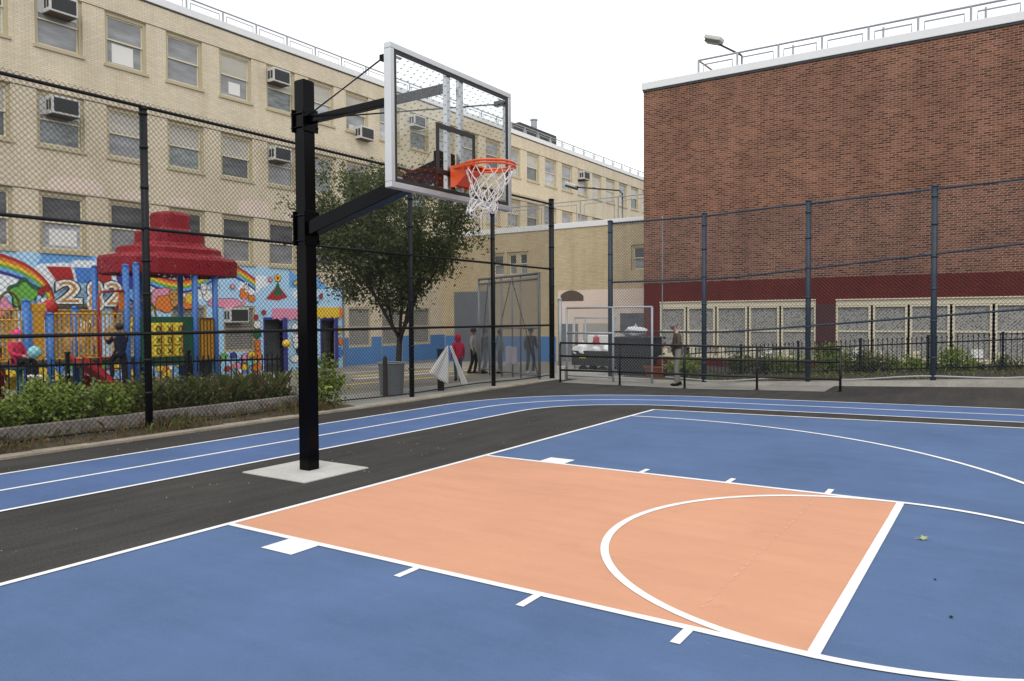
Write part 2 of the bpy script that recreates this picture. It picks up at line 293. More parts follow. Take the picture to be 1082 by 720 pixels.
def rc(x,y):
    c,s=math.cos(ROT),math.sin(ROT); return (c*x-s*(y-1.9),1.9+s*x+c*(y-1.9))
class Flat:
    """painted sheets draped on the ground"""
    def __init__(s): s.mb=MB()
    def quad(s,x0,y0,x1,y1,dz,rot=True,st=.3):
        X=axis([(x0,x1,st)]); Y=axis([(y0,y1,st)]); nx=len(X); pts=[]
        for y in Y:
            for x in X:
                a,b=rc(x,y) if rot else (x,y); pts.append((a,b,gz(a,b)+dz))
        s.mb.add(pts,[(j*nx+i,j*nx+i+1,(j+1)*nx+i+1,(j+1)*nx+i) for j in range(len(Y)-1) for i in range(nx-1)])
    def strip(s,path,w,dz,rot=True):
        """ribbon of width w along 2D path"""
        pts=[V(rc(*p)) if rot else V(p) for p in path]; vs=[]
        for i,p in enumerate(pts):
            d=(pts[min(i+1,len(pts)-1)]-pts[max(i-1,0)]).normalized(); n=V((-d.y,d.x))
            for q in (p-n*w/2,p+n*w/2): vs.append((q.x,q.y,gz(q.x,q.y)+dz))
        s.mb.add(vs,[(2*i,2*i+2,2*i+3,2*i+1) for i in range(len(pts)-1)])
def arc(c,r,a0,a1,n=64): return [(c[0]+r*math.cos(math.radians(a0+(a1-a0)*i/n)),c[1]+r*math.sin(math.radians(a0+(a1-a0)*i/n))) for i in range(n+1)]
def seg(a,b,st=.3):
    n=max(1,round(math.dist(a,b)/st)); return [(a[0]+(b[0]-a[0])*i/n,a[1]+(b[1]-a[1])*i/n) for i in range(n+1)]
# running track
tc0=(.1,7.7); YS=[9.78,10.72,11.68]; XS=[-2.06,-2.98,-3.88]
def track_path(rx,ry,x_end=20):
    """left straight, quarter ellipse bend, far straight"""
    a=seg((tc0[0]-rx,-14),(tc0[0]-rx,tc0[1])); b=[(tc0[0]-rx*math.cos(t),tc0[1]+ry*math.sin(t)) for t in [math.pi/2*i/28 for i in range(1,29)]]
    return a+b+seg((tc0[0]+.3,tc0[1]+ry),(x_end,tc0[1]+ry))
RX=[tc0[0]-x for x in XS]; RY=[y-tc0[1] for y in YS]
pi_=track_path(RX[0],RY[0]); po=track_path(RX[2],RY[2]); mb=MB(); vv=[]
for a,b in zip(pi_,po):
    for k in range(8):
        t=k/7; x=a[0]+(b[0]-a[0])*t; y=a[1]+(b[1]-a[1])*t; vv.append((x,y,gz(x,y)+.004))
n=len(pi_); mb.add(vv,[(8*i+k,8*i+8+k,8*i+9+k,8*i+1+k) for i in range(n-1) for k in range(7)]); structure(mb.build('running_track',M['track_blue'],fix=False))['label']='blue painted two lane running track bending around the court'
fl=Flat()
for i in range(3): fl.strip(track_path(RX[i],RY[i]),.055,.008,rot=False)
structure(fl.mb.build('track_lines',M['line'],fix=False))
# court
KW,KL=3.751,4.598
fl=Flat(); fl.quad(0,-5.3,15,9.07,.003); structure(fl.mb.build('basketball_court',M['court_blue'],fix=False))['label']='blue painted half of a basketball court'
fl=Flat(); fl.quad(.03,.03,KL+.03,KW-.03,.0055); structure(fl.mb.build('court_key',M['orange'],fix=False))['label']='salmon orange painted free throw key'
fl=Flat(); lw=.06
fl.strip(seg((lw/2,-5.3),(lw/2,9.07)),lw,.0087); fl.strip(seg((0,9.07-.03),(15,9.07-.03)),lw,.0090)
fl.strip(seg((lw,lw/2),(KL+.061,lw/2)),lw,.0084); fl.strip(seg((lw,KW-lw/2),(KL+.061,KW-lw/2)),lw,.0084); fl.strip(seg((KL+.03,lw),(KL+.03,KW-lw)),.064,.0081)
fl.strip(arc((KL+.03,KW/2),1.845,0,360,120),.06,.0093)
cx3,cy3,r3=.35,1.886,6.14
fl.strip(seg((lw,cy3+r3),(cx3,cy3+r3))+arc((cx3,cy3),r3,90,0,90)[1:],.055,.0085); fl.strip(arc((cx3,cy3),r3,0,-90,90)+seg((cx3-.1,cy3-r3),(lw,cy3-r3)),.055,.0085)
t1,ts=2.056,.957
for yy,sg in ((0,-1),(KW,1)):
    for k in range(3): fl.quad(t1+ts*k,yy if sg>0 else yy-.2,t1+ts*k+.055,yy+.2 if sg>0 else yy,.0078)
    fl.quad(.80,yy if sg>0 else yy-.26,1.13,yy+.26 if sg>0 else yy,.0078)
structure(fl.mb.build('court_lines',M['line'],fix=False))['label']='white basketball court line markings'
fl=Flat()
for i in range(24):
    y=.35+i*.13+rnd.uniform(-.03,.03); fl.strip([(t1+2*ts-.02,y),(t1+2*ts-.015,y+rnd.uniform(.03,.1))],rnd.uniform(.008,.022),.0075)
structure(fl.mb.build('worn_chalk_marks',M['faint'],fix=False))
# kerb strips, yard paving and the raised bed edges
fl=MB()
pk=[(-4.92,-14),(-4.92,8.5),(-5.0,11.5),(-5.02,13.2)]
for i in range(len(pk)-1):
    for a,b in zip(seg(pk[i],pk[i+1],.7)[:-1],seg(pk[i],pk[i+1],.7)[1:]):
        fl.add([(a[0]-.07,a[1],-.02),(a[0]+.06,a[1],-.02),(b[0]+.06,b[1],-.02),(b[0]-.07,b[1],-.02),(a[0]-.07,a[1],.045+rnd.uniform(-.01,.01)),(a[0]+.06,a[1],.03),(b[0]+.06,b[1],.03),(b[0]-.07,b[1],.045)],[(4,5,6,7),(1,2,6,5),(0,3,7,4)])
structure(fl.build('fence_kerb',M['kerbc']))
def bz(x): return gz(x,14.8)+.016*max(0,min(x+.8,9))+.035
mb=MB(); X=axis([(-4.95,14,.5)])
for a,b in zip(X[:-1],X[1:]):
    mb.add([(a,14.62,gz(a,14.6)-.05),(b,14.62,gz(b,14.6)-.05),(b,14.66,bz(b)),(a,14.66,bz(a)),(b,15.25,bz(b)+.005),(a,15.25,bz(a)+.005)],[(0,1,2,3),(3,2,4,5)])
structure(mb.build('far_kerb',M['kerbfar'],fix=False))
mb=MB(); X=axis([(-3.7,14,.5)]); Y=axis([(15.25,21.95,.6)]); nx=len(X)
mb.add([(x,y,bz(x)+.004-.05*sm(15.3,18,y)+.02*math.sin(x*3+y*2)) for y in Y for x in X],[(j*nx+i,j*nx+i+1,(j+1)*nx+i+1,(j+1)*nx+i) for j in range(len(Y)-1) for i in range(nx-1)])
structure(mb.build('planting_bed',M['soil'],fix=False))
fl=Flat(); fl.quad(-4.6,13.42,2.05,14.64,.006,rot=False); structure(fl.mb.build('concrete_path',M['pathc'],fix=False))
fl=Flat(); fl.quad(-19.9,-14,-7.4,31,.004,rot=False,st=.8); structure(fl.mb.build('playground_paving',M['yard'],fix=False))
fl=Flat(); fl.quad(-7.4,6.5,-5.05,27.5,.004,rot=False,st=.6); fl.quad(-5.05,15.3,-3.7,27.5,.004,rot=False,st=.4); structure(fl.mb.build('alley_paving',M['yardlight'],fix=False))
fl=Flat(); fl.quad(-19.4,20.6,-13,27.4,.008,rot=False,st=.8); structure(fl.mb.build('sidewalk_strip',M['yardlight'],fix=False))
fl=Flat()
for (x0,y0,x1,y1) in ((-13.6,14.6,-12.9,22),(-10.2,11.0,-9.8,19)): fl.quad(x0,y0,x1,y1,.009,rot=False,st=.8)
structure(fl.mb.build('yellow_ground_paint',M['yel_paint'],fix=False))
fl=Flat()
for (x0,y0,x1,y1) in ((-12.3,13.4,-11.7,20),(-15.6,16,-15.3,22)): fl.quad(x0,y0,x1,y1,.009,rot=False,st=.8)
structure(fl.mb.build('white_ground_paint',M['whi_paint'],fix=False))
mb=MB(); X=axis([(-5.95,-4.98,.16)]); Y=axis([(-14,6.6,.25)]); nx=len(X)
mb.add([(x,y,.005+.05*(1-sm(-5.9,-5.0,x))+rnd.uniform(0,.03)) for y in Y for x in X],[(j*nx+i,j*nx+i+1,(j+1)*nx+i+1,(j+1)*nx+i) for j in range(len(Y)-1) for i in range(nx-1)])
structure(mb.build('soil_strip',M['soil'],fix=False))
mb=MB(); mb.box((-5.98,-14,-.1),(-6.12,6.35,.24)); mb.box((-7.5,-14,-.1),(-7.38,6.35,.2)); mb.box((-7.38,6.24,-.1),(-6.12,6.35,.235))
t=thing('planter_wall','low weathered concrete planter wall behind the left chain link fence','planter',(-6,0,0)); mb2=MB()
for v_ in range(len(mb.v)): mb.v[v_]=(mb.v[v_][0]+6,mb.v[v_][1],mb.v[v_][2])
mb.build('wall',M['planter'],t,bevel=.012); mb2.box((-1.4,-14,.0),(-.12,6.24,.19)); mb2.build('soil',M['soil'],t)
# concrete pad under the hoop post
mb=MB(); mb.box((-1.672,1.45,-.05),(-.658,2.385,.012)); tag(mb.build('concrete_pad',M['concrete'],bevel=.004),'pale square concrete footing pad under the black hoop post','concrete pad')
# ------------------------------------------------------------------ basketball hoop
hoop=thing('basketball_hoop','black post basketball hoop with clear rectangular backboard and orange rim','basketball hoop',(-1.15,1.95,0))
HX,HY=-1.15,1.95
def hl(p): return (p[0]-HX,p[1]-HY,p[2])
mb=MB(); mb.box((-.077,-.077,0),(.077,.077,4.335)); mb.box((-.068,-.068,4.335),(.068,.068,4.345)); pole=mb.build('pole',M['polebl'],hoop,bevel=.008)
BY=1.886; BF=1.036; BZ0,BZ1=2.82,4.045; BH=.923
for z0,z1 in ((3.77,4.02),(2.52,2.90)):
    mb=MB(); mb.box((-.097,-.108,z0),(-.079,.108,z1)); mb.box((.079,-.108,z0),(.097,.108,z1))
    for y in (-.092,.092):
        for z in (z0+.05,z1-.05): mb.tube([(-.118,y,z),(.116,y,z)],.009,8)
    mb.build('clamp_bracket',M['polebl'],hoop,bevel=.004)
mb=MB(); mb.bar((.105,0,2.70),hl((BF-.19,BY,3.15)),.15,.15); mb.obox(hl((BF-.16,BY,3.12)),(.06,.26,.34)); mb.build('lower_arm',M['polebl'],hoop,bevel=.006)
mb=MB(); mb.bar((.10,0,3.90),hl((BF-.12,BY,3.90)),.075,.075); mb.build('upper_arm',M['polebl'],hoop,bevel=.004)
for sg in (-1,1):
    mb=MB(); a=(.10,sg*.05,3.93); b=hl((BF-.15,BY+sg*.86,BZ1-.10)); mb.tube([a,b],.008,6); mb.obox(hl((BF-.11,BY+sg*.86,BZ1-.10)),(.10,.05,.05)); mb.build('brace_rod',M['polebl'],hoop)
bb=MB(); fw,fd=.05,.075
x0,x1=BF-fd-HX,BF-HX
def yb(y): return y-HY
for z0,z1 in ((BZ0,BZ0+fw),(BZ1-fw,BZ1)): bb.box((x0,yb(BY-BH),z0),(x1,yb(BY+BH),z1))
for y0,y1 in ((BY-BH,BY-BH+fw),(BY+BH-fw,BY+BH)): bb.box((x0,yb(y0),BZ0+fw),(x1,yb(y1),BZ1-fw))
frame=bb.build('board_frame',M['alu'],hoop,bevel=.004)
mb=MB(); mb.box((x1-.030,yb(BY-BH+fw-.004),BZ0+fw-.004),(x1-.018,yb(BY+BH-fw+.004),BZ1-fw+.004)); pane=mb.build('glass_pane',M['bglass'],hoop)
mb=MB(); gw=.035
def band(mb,ya,yb_,za,zb,wd,xa,xb):
    mb.box((xa,yb(ya),za),(xb,yb(yb_),za+wd)); mb.box((xa,yb(ya),zb-wd),(xb,yb(yb_),zb)); mb.box((xa,yb(ya),za+wd),(xb,yb(ya+wd),zb-wd)); mb.box((xa,yb(yb_-wd),za+wd),(xb,yb(yb_),zb-wd))
band(mb,BY-BH+fw,BY+BH-fw,BZ0+fw,BZ1-fw,gw,x1-.017,x1-.008); mb.build('gasket',M['boardblk'],hoop)
mb=MB(); band(mb,BY-.305,BY+.305,3.03,3.50,.05,x1-.0172,x1-.0155); mb.build('target_square',M['boardblk'],hoop)
for sg in (-1,1):
    mb=MB(); mb.box((x0+.002,yb(BY+sg*.10-.028),BZ0+.02),(x0+.05,yb(BY+sg*.10+.028),BZ1-.02)); mb.build('back_upright',M['alu'],hoop,bevel=.004)
mb=MB()
for sy in (-1,1):
    for z in (BZ0+.09,BZ1-.105): mb.box((x1-.045,yb(BY+sy*.80-.05),z),(x1-.032,yb(BY+sy*.80+.05),z+.018))
mb.build('corner_clip',M['alu'],hoop)
RX0,RZ=BF+.375,3.115; rm=MB(); rcx,rcy=RX0-HX,BY-HY
rm.tube([(rcx+.2286*math.cos(a),rcy+.2286*math.sin(a),RZ) for a in [2*math.pi*i/40 for i in range(40)]],.0115,10,closed=True)
rm.tube([(rcx+.2300*math.cos(a),rcy+.2300*math.sin(a),RZ-.026) for a in [2*math.pi*i/40 for i in range(40)]],.0095,8,closed=True)
yc=rcy; xf=x1+.001
rm.prism([(xf,RZ+.012),(xf,RZ-.185),(xf+.05,RZ-.19),(rcx-.15,RZ-.05),(rcx-.15,RZ+.012)],'y',yc-.115,yc-.105); rm.prism([(xf,RZ+.012),(xf,RZ-.185),(xf+.05,RZ-.19),(rcx-.15,RZ-.05),(rcx-.15,RZ+.012)],'y',yc+.105,yc+.115)
rm.box((xf,yc-.104,RZ+.001),(rcx-.16,yc+.104,RZ+.013)); rm.box((xf,yc-.104,RZ-.17),(xf+.012,yc+.104,RZ))
rm.prism([(xf+.05,RZ-.168),(rcx-.15,RZ-.05),(rcx-.15,RZ-.045),(xf+.05,RZ-.16)],'y',yc-.104,yc+.104)
for sg in (-1,1): rm.bar((xf+.03,yc+sg*.11,RZ-.005),(rcx-.02,yc+sg*.236,RZ-.012),.012,.03)
for k in range(12):
    a=2*math.pi*k/12; rm.tube([(rcx+.236*math.cos(a),rcy+.236*math.sin(a),RZ-.02),(rcx+.236*math.cos(a),rcy+.236*math.sin(a),RZ-.04)],.006,6)
rim=rm.build('rim',M['rimor'],hoop,smooth=False)
mb=MB(); rows=[(.222,0.02),(.198,.10),(.162,.17),(.138,.235),(.122,.295),(.116,.35),(.122,.40)]
rn=random.Random(3)
def npt(k,i):
    r_,dz=rows[k]; a=2*math.pi*(i+.5*(k%2))/12; j=0 if k==0 else .010*k**.7
    return V((rcx+r_*math.cos(a)+rnd_net[k][i%12][0]*j-.010*k,rcy+r_*math.sin(a)+rnd_net[k][i%12][1]*j-.006*k,RZ-.02-dz+rnd_net[k][i%12][2]*j))
rnd_net=[[(rn.uniform(-1,1),rn.uniform(-1,1),rn.uniform(-1,1)) for i in range(12)] for k in range(7)]
for k in range(6):
    for i in range(12):
        a=npt(k,i)
        for d in ((0,-1) if k%2==0 else (0,1)):
            b=npt(k+1,i+d); m_=(a+b)/2; c=V((rcx-.01*k,rcy,m_.z)); m_=m_+(c-m_).normalized()*-.006
            mb.tube([a,m_,b],.0046,5,cap=False)
for i in range(12):
    a=npt(6,i); b=a+V((rn.uniform(-.03,.01),rn.uniform(-.02,.02),-.035)); mb.tube([a,b],.006,5)
    mb.tube([a,(a+npt(6,i+1))/2+V((0,0,-.022)),npt(6,i+1)],.005,5,cap=False); mb.ell(a,(.009,.009,.009),6,5)
net=mb.build('net',M['net'],rim,smooth=True)
# ------------------------------------------------------------------ chain link fences
def chain(mb,p0,p1,zb,zt,h,v,r,mi=0,jit=.003):
    p0=V(p0);p1=V(p1); L=(p1-p0).length; d=(p1-p0)/L; nn=V((-d.y,d.x)); N=int(L/h)
    for i in range(N):
        sa,sb=(i*h,(i+1)*h) if i%2==0 else ((i+1)*h,i*h); z=zb(sa); top=zt(sa); pts=[];j=0
        while z<=top:
            s_=sa if j%2==0 else sb; q=p0+d*s_; off=jit*(1 if (i+j)%2 else -1); pts.append((q.x+nn.x*off,q.y+nn.y*off,z)); z+=v; j+=1
        # light three sided wire
        vs=[]; fs=[]
        for (x,y,zz) in pts:
            vs+=[(x+d.x*r,y+d.y*r,zz),(x-d.x*.5*r+nn.x*.87*r,y-d.y*.5*r+nn.y*.87*r,zz),(x-d.x*.5*r-nn.x*.87*r,y-d.y*.5*r-nn.y*.87*r,zz)]
        for k in range(len(pts)-1):
            a=3*k; fs+=[(a,a+1,a+4,a+3),(a+1,a+2,a+5,a+4),(a+2,a,a+3,a+5)]
        mb.add(vs,fs,mi)
def cap_post(mb,x,y,z0,z1,r):
    mb.cyl((x,y),r,z0,z1,12); mb.tube([(x,y,z1),(x,y,z1+.03),(x,y,z1+.05)],[r*1.15,r*1.1,r*.35],12)
# left fence
fx=-5.5
fence=thing('chain_link_fence','tall black chain link fence along the left side beside the playground','fence',(fx,0,0))
posts=[-9.4,-6.4,-3.4,-.38,2.66,5.70,8.69,11.80,14.70]
for y in posts:
    mb=MB(); top=5.02 if y>14 else 4.86; cap_post(mb,0,y,-.1,top,.055 if y<14 else .075)
    for z in (.6,1.1,1.5,2.1,2.6,3.1,3.7,4.3,4.8): mb.tube([(0,y-.002,z-.02),(0,y-.002,z+.02)],.064 if y<14 else .084,10)
    mb.build('post',M['blackfence'],fence,smooth=True)
for z in (4.90,3.08,1.50): 
    mb=MB(); mb.tube([(0.02,-9.4,z),(0.02,14.70,z)],.027,8); mb.build('rail',M['blackfence'],fence,smooth=True)
mb=MB(); mb.tube([(0.03,y,.10+.02*math.sin(y*1.3)) for y in axis([(-9.4,14.7,.5)])],.014,6); mb.build('bottom_rail',M['blackfence'],fence)
mb=MB(); chain(mb,(0.035,-2.2),(0.035,14.66),lambda s:.05,lambda s:4.985,.041,.041,.0042); mb.build('wire_mesh',M['blackfence'],fence,fix=False)
# right fence
rf=thing('chain_link_fence','tall slate blue chain link fence in front of the red brick building','fence',(0,15,0))
rposts=[-3.81,-1.17,1.36,3.97,6.6,9.2]
def rt(x): return bz(x)+4.26-.02*max(0,x)
for x in rposts:
    mb=MB(); cap_post(mb,x,0,-.1,rt(x)+.02,.062 if x>-3 else .068)
    for z in (.5,1.3,2.0,2.7,3.4,4.0): mb.tube([(x,0,bz(x)+z-.02),(x,0,bz(x)+z+.02)],.072,10)
    mb.build('post',M['bluefence'],rf,smooth=True)
for k in (0,2.63,1.28):
    mb=MB(); mb.tube([(x,-.03,(rt(x)-.03 if k==0 else bz(x)+k+.03*max(0,x))) for x in axis([(-3.81,9.2,.6)])],.024,8); mb.build('rail',M['bluefence'],rf,smooth=True)
mb=MB(); mb.tube([(x,-.04,bz(x)+.07+.03*math.sin(x*2.1)) for x in axis([(-2.2,9.2,.3)])],.018,6); mb.build('bottom_rail',M['galv'],rf)
mb=MB(); mb.tube([(-2.32,.05,.2),(-2.32,.05,4.35)],.016,8); mb.build('conduit',M['galv'],rf)
mb=MB(); chain(mb,(-3.78,-.045),(9.1,-.045),lambda s:bz(s-3.78)+.09,lambda s:rt(s-3.78)+.03,.041,.041,.0052); mb.build('wire_mesh',M['bluefence'],rf,fix=False)
# rolling gate fence between yard and alley
gate=thing('chain_link_gate','grey steel chain link gate with diagonal braces in the yard behind the corner post','gate',(-5.62,14.25,0))
ga=V((-.02,.0)); gb=V((-4.1,2.75)); gzt=2.95; mb=MB()
def gp(t,z): q=ga+(gb-ga)*t; return (q.x,q.y,z)
def gbz(t): return -.03-.10*t
for z0,z1,k in ((2.95,3.02,.04),): mb.tube([gp(0,z0),gp(1,z1)],.045,8)
mb.tube([gp(0,1.42),gp(1,1.4)],.022,8); mb.tube([gp(0,2.80),gp(1,2.86)],.03,8); mb.tube([gp(0,.08),gp(1,0)],.022,8)
for t in (0,.27,.40,.58,.80,1): mb.tube([gp(t,gbz(t)-.1),gp(t,2.98)],.026 if t not in(0,1) else .04,8)
mb.build('gate_frame',M['galvgate'],gate,smooth=True)
for a,b in ((.02,.40),(.78,.42),(.98,.82)):
    mb=MB(); mb.tube([gp(a,.1),gp(b,2.85)],.012,6); mb.build('brace',M['blackfence'],gate)
mb=MB(); chain(mb,ga,gb,lambda s:.0,lambda s:2.9,.038,.038,.0052); mb.build('wire_mesh',M['galvgate'],gate,fix=False)
def small_gate(label,loc,xs_,zt,zm,h,diag=False):
    t=thing('chain_link_gate',label,'gate',loc); mb=MB()
    for x in xs_: mb.tube([(x,0,-.1),(x,0,zt)],.03,8)
    mb.tube([(xs_[0],0,zt),(xs_[-1],0,zt)],.024,8); mb.tube([(xs_[0],0,.12),(xs_[-1],0,.12)],.02,8)
    if zm: mb.tube([(xs_[0],0,zm),(xs_[1],0,zm)],.028,8)
    mb.build('gate_frame',M['galv'],t,smooth=True); mb=MB(); chain(mb,(xs_[0],0),(xs_[-1],0),lambda s:.12,lambda s:zt,h,h,.0028); mb.build('wire_mesh',M['galvgate'],t,fix=False); return t
small_gate('low galvanised chain link gate frame behind the black handrail','gate' and (-4.79,14.3,0),(0,1.4,2.50),1.97,1.29,.042)
small_gate('inner galvanised gate beside the cart of white bags','gate' and (-7.14,19,-.1),(0,.42,1.56),1.80,0,.05)
t=thing('steel_post','short round grey steel post standing next to the fence corner','post',(-5.06,14.4,0)); mb=MB(); cap_post(mb,0,0,-.05,2.2,.055); mb.build('pipe',M['galv'],t,smooth=True)
mb=MB(); mb.obox((.07,-.02,.16),(.26,.2,.42)); mb.build('concrete_foot',M['concrete'],t,bevel=.02)
# black handrail
hr=thing('handrail','black three bar pipe handrail in front of the gate and fence','railing',(0,13.5,0)); hx=[-4.54,-2.82,-1.12,.59,2.35]
for x in (-4.54,-2.82,-1.12,.59,2.35):
    mb=MB(); mb.tube([(x,0,-.05),(x,0,1.02)],.027,10); mb.tube([(x,0,gz(x,13.5)),(x,0,gz(x,13.5)+.012)],.06,10); mb.build('post',M['rail'],hr,smooth=True)
for z0,z1 in ((1.045,1.0),(.70,.72),(.33,.345)):
    mb=MB(); mb.tube([(-4.54,0,z0),(2.35,0,z1)],.026,10); mb.build('rail',M['rail'],hr,smooth=True)
# iron picket fences
def iron(label,p0,p1,z0,z1,spear,pitch,postev,pts_extra=()):
    t=thing('iron_fence',label,'fence',(p0[0],p0[1],0)); p0=V(p0);p1=V(p1); L=(p1-p0).length; d=(p1-p0)/L; n=int(L/pitch); A=MB()
    for i in range(n+1):
        s_=i*pitch; q=d*s_; zb,zt=z0(s_),z1(s_); A.bar((q.x,q.y,zb+.05),(q.x,q.y,zt),.016,.016)
        if spear: A.tube([(q.x,q.y,zt),(q.x,q.y,zt+.03),(q.x,q.y,zt+.09)],[.008,.022,.002],6)
    A.build('pickets',M['ironblk'],t)
    for f0 in (0.12,-.10):
        A=MB(); m=max(2,int(L/1.5)); 
        for k in range(m):
            a=L*k/m;b=L*(k+1)/m; za=(z0(a)+f0) if f0>0 else z1(a)+f0; zb=(z0(b)+f0) if f0>0 else z1(b)+f0
            A.bar((d.x*a,d.y*a,za),(d.x*b,d.y*b,zb),.03,.035)
        A.build('rail',M['ironblk'],t)
    s_=0
    while s_<=L+.01:
        A=MB(); A.bar((d.x*s_,d.y*s_,z0(s_)-.1),(d.x*s_,d.y*s_,z1(s_)+.08),.055,.055); A.obox((d.x*s_,d.y*s_,z1(s_)+.09),(.07,.07,.03)); A.build('post',M['ironblk'],t,bevel=.004); s_+=postev
    return t
iron('low black iron picket fence between the planter and the playground',(-7.0,6.42),(-7.0,-6.2),lambda s:.12,lambda s:1.0+.025*s,False,.12,2.1)
def rb(x): return .14+.06*x if x>0 else .14+.115*x*.6
iron('black iron fence with spear tips in front of the red building',(-2.9,18.5),(9.1,18.5),lambda s:rb(s-2.9)-.14,lambda s:rb(s-2.9)+.74,True,.115,1.62)
# ------------------------------------------------------------------ beige school building
BX=-20.0; bld=thing('school_building','long beige brick school building with mural and three rows of windows','building',(BX,0,0))
W0=7.84; PW=2.19; WW=1.46; K0,K1=-4,24
FL=[(10.31,12.07),(7.21,8.91),(3.92,5.78)]; ground_z0=.42; ground_z1=2.25
ZB=-1.4; ZT=12.86; Y0=W0+PW*(K0-1)-.73; Y1=W0+PW*(K1)-.73
ops=[]      # (y0,y1,z0,z1)
for k in range(K0,K1):
    y=W0+PW*(k-1)
    for (a,b) in FL: ops.append((y,y+WW,a,b))
gops=[(W0+PW*(k-1)+ (.35 if k==1 else 0),W0+PW*(k-1)+(1.62 if k==1 else WW),ground_z0 if k>6 or k<1 else .45,ground_z1) for k in (-2,-1,0,1,2,3,4,7,8,9)]
doors=[(16.25,17.45,-.6,1.80),(19.28,20.28,-.6,1.76)]
def wall_grid(ops,y0,y1,z0,z1,depth,cuts_y=(),cuts_z=()):
    """wall in the (y,z) plane at x=0 with real openings and reveals"""
    ys=sorted(set([y0,y1]+[v for o in ops for v in o[:2]]+list(cuts_y))); zs=sorted(set([z0,z1]+[v for o in ops for v in o[2:]]+list(cuts_z))); mb=MB()
    for i in range(len(ys)-1):
        j=0
        ym=(ys[i]+ys[i+1])/2
        run=None
        for j in range(len(zs)-1):
            zm=(zs[j]+zs[j+1])/2
            hole=any(o[0]<ym<o[1] and o[2]<zm<o[3] for o in ops)
            if not hole: mb.add([(0,ys[i],zs[j]),(0,ys[i+1],zs[j]),(0,ys[i+1],zs[j+1]),(0,ys[i],zs[j+1])],[(0,1,2,3)])
    for a,b,c,d in ops:
        for q in ([(0,a,c),(0,a,d),(-depth,a,d),(-depth,a,c)],[(0,b,c),(-depth,b,c),(-depth,b,d),(0,b,d)],[(0,a,d),(0,b,d),(-depth,b,d),(-depth,a,d)],[(0,a,c),(-depth,a,c),(-depth,b,c),(0,b,c)]): mb.add(q,[(0,1,2,3)])
    return mb
mb=wall_grid(ops+gops+doors,Y0,Y1,ZB,ZT,.2)
mb.add([(0,Y0,ZB),(0,Y0,ZT),(-16,Y0,ZT),(-16,Y0,ZB)],[(0,1,2,3)]); mb.add([(0,Y1,ZB),(-16,Y1,ZB),(-16,Y1,ZT),(0,Y1,ZT)],[(0,1,2,3)]); mb.add([(-.5,Y0,ZT+.05),(-.5,Y1,ZT+.05),(-16,Y1,ZT+.05),(-16,Y0,ZT+.05)],[(0,1,2,3)])
mb.add([(-16,Y0,ZB),(-16,Y0,ZT),(-16,Y1,ZT),(-16,Y1,ZB)],[(0,1,2,3)])
mb.build('wall',M['beige'],bld,fix=False)
mb=MB(); mb.box((-.35,Y0,ZT-.0),(.05,Y1,ZT+.27)); mb.build('roof_coping',M['coping'],bld,bevel=.015)
mb=MB(); mb.box((-.1,Y0,ZT-.05),(.02,Y1,ZT-.004)); mb.build('dark_coping_line',M['acdark'],bld)  # thin dark strip along the lower edge of the coping
mb=MB()
for y in axis([(Y0,Y1,1.55)]): mb.tube([(-.2,y,ZT+.27),(-.2,y,ZT+.74)],.036,6); 
mb.tube([(-.2,Y0,ZT+.74),(-.2,Y1,ZT+.74)],.030,6)
yy=axis([(Y0,Y1,1.55)])
for a,b in zip(yy[:-1],yy[1:]): mb.tube([(-.2,a+.16,ZT+.27),(-.2,a+.16,ZT+.60),(-.2,b-.16,ZT+.60),(-.2,b-.16,ZT+.27)],.020,6)
mb.build('roof_railing',M['galv'],bld)
mb=MB(); mb.box((-6,39.4,ZT),(-2.5,44.3,ZT+2.05)); bh=mb.build('bulkhead',plain('dark_grey_bulkhead',(.05,.053,.056),.7,0,.2),bld,bevel=.03); mb=MB(); mb.cyl((-3.0,42.0),.22,ZT+2.05,ZT+2.75,16); mb.cyl((-3.0,42.0),.27,ZT+2.75,ZT+2.83,16); mb.build('chimney',M['galv'],bh,smooth=False)
# sill and head courses
LJ=plain('dark_lintel_edge',(.10,.075,.05),.8)
for (a,b) in FL: mb=MB(); mb.box((-.02,Y0,b+.012),(.012,Y1,b+.034)); mb.build('lintel_joint',LJ,bld)
def sash_window(w,h,kind):
    """double hung window, opening w x h with its corner at the origin, facing +x"""
    fr=MB(); f_=.10
    fr.box((-.19,0,0),(-.06,f_,h)); fr.box((-.19,w-f_,0),(-.06,w,h)); fr.box((-.19,f_,h-.12),(-.06,w-f_,h)); fr.box((-.19,f_,0),(-.055,w-f_,.07))
    sa=MB(); m=h*.5; s_=.045
    for (xa,xb,za,zb) in ((-.15,-.10,m-.03,h-.12),(-.185,-.135,.07,m+.03)):
        sa.box((xa,f_,za),(xb,f_+s_,zb)); sa.box((xa,w-f_-s_,za),(xb,w-f_,zb)); sa.box((xa,f_+s_,za),(xb,w-f_-s_,za+s_)); sa.box((xa,f_+s_,zb-s_),(xb,w-f_-s_,zb))
    up=MB(); up.box((-.13,f_+s_,m-.03+s_),(-.122,w-f_-s_,h-.12-s_)); lo=MB(); lo.box((-.165,f_+s_,.07+s_),(-.157,w-f_-s_,m+.03-s_))
    return fr.mesh('window_frame',M['trim']),sa.mesh('sash',M['sash']),up,lo
_cache={}
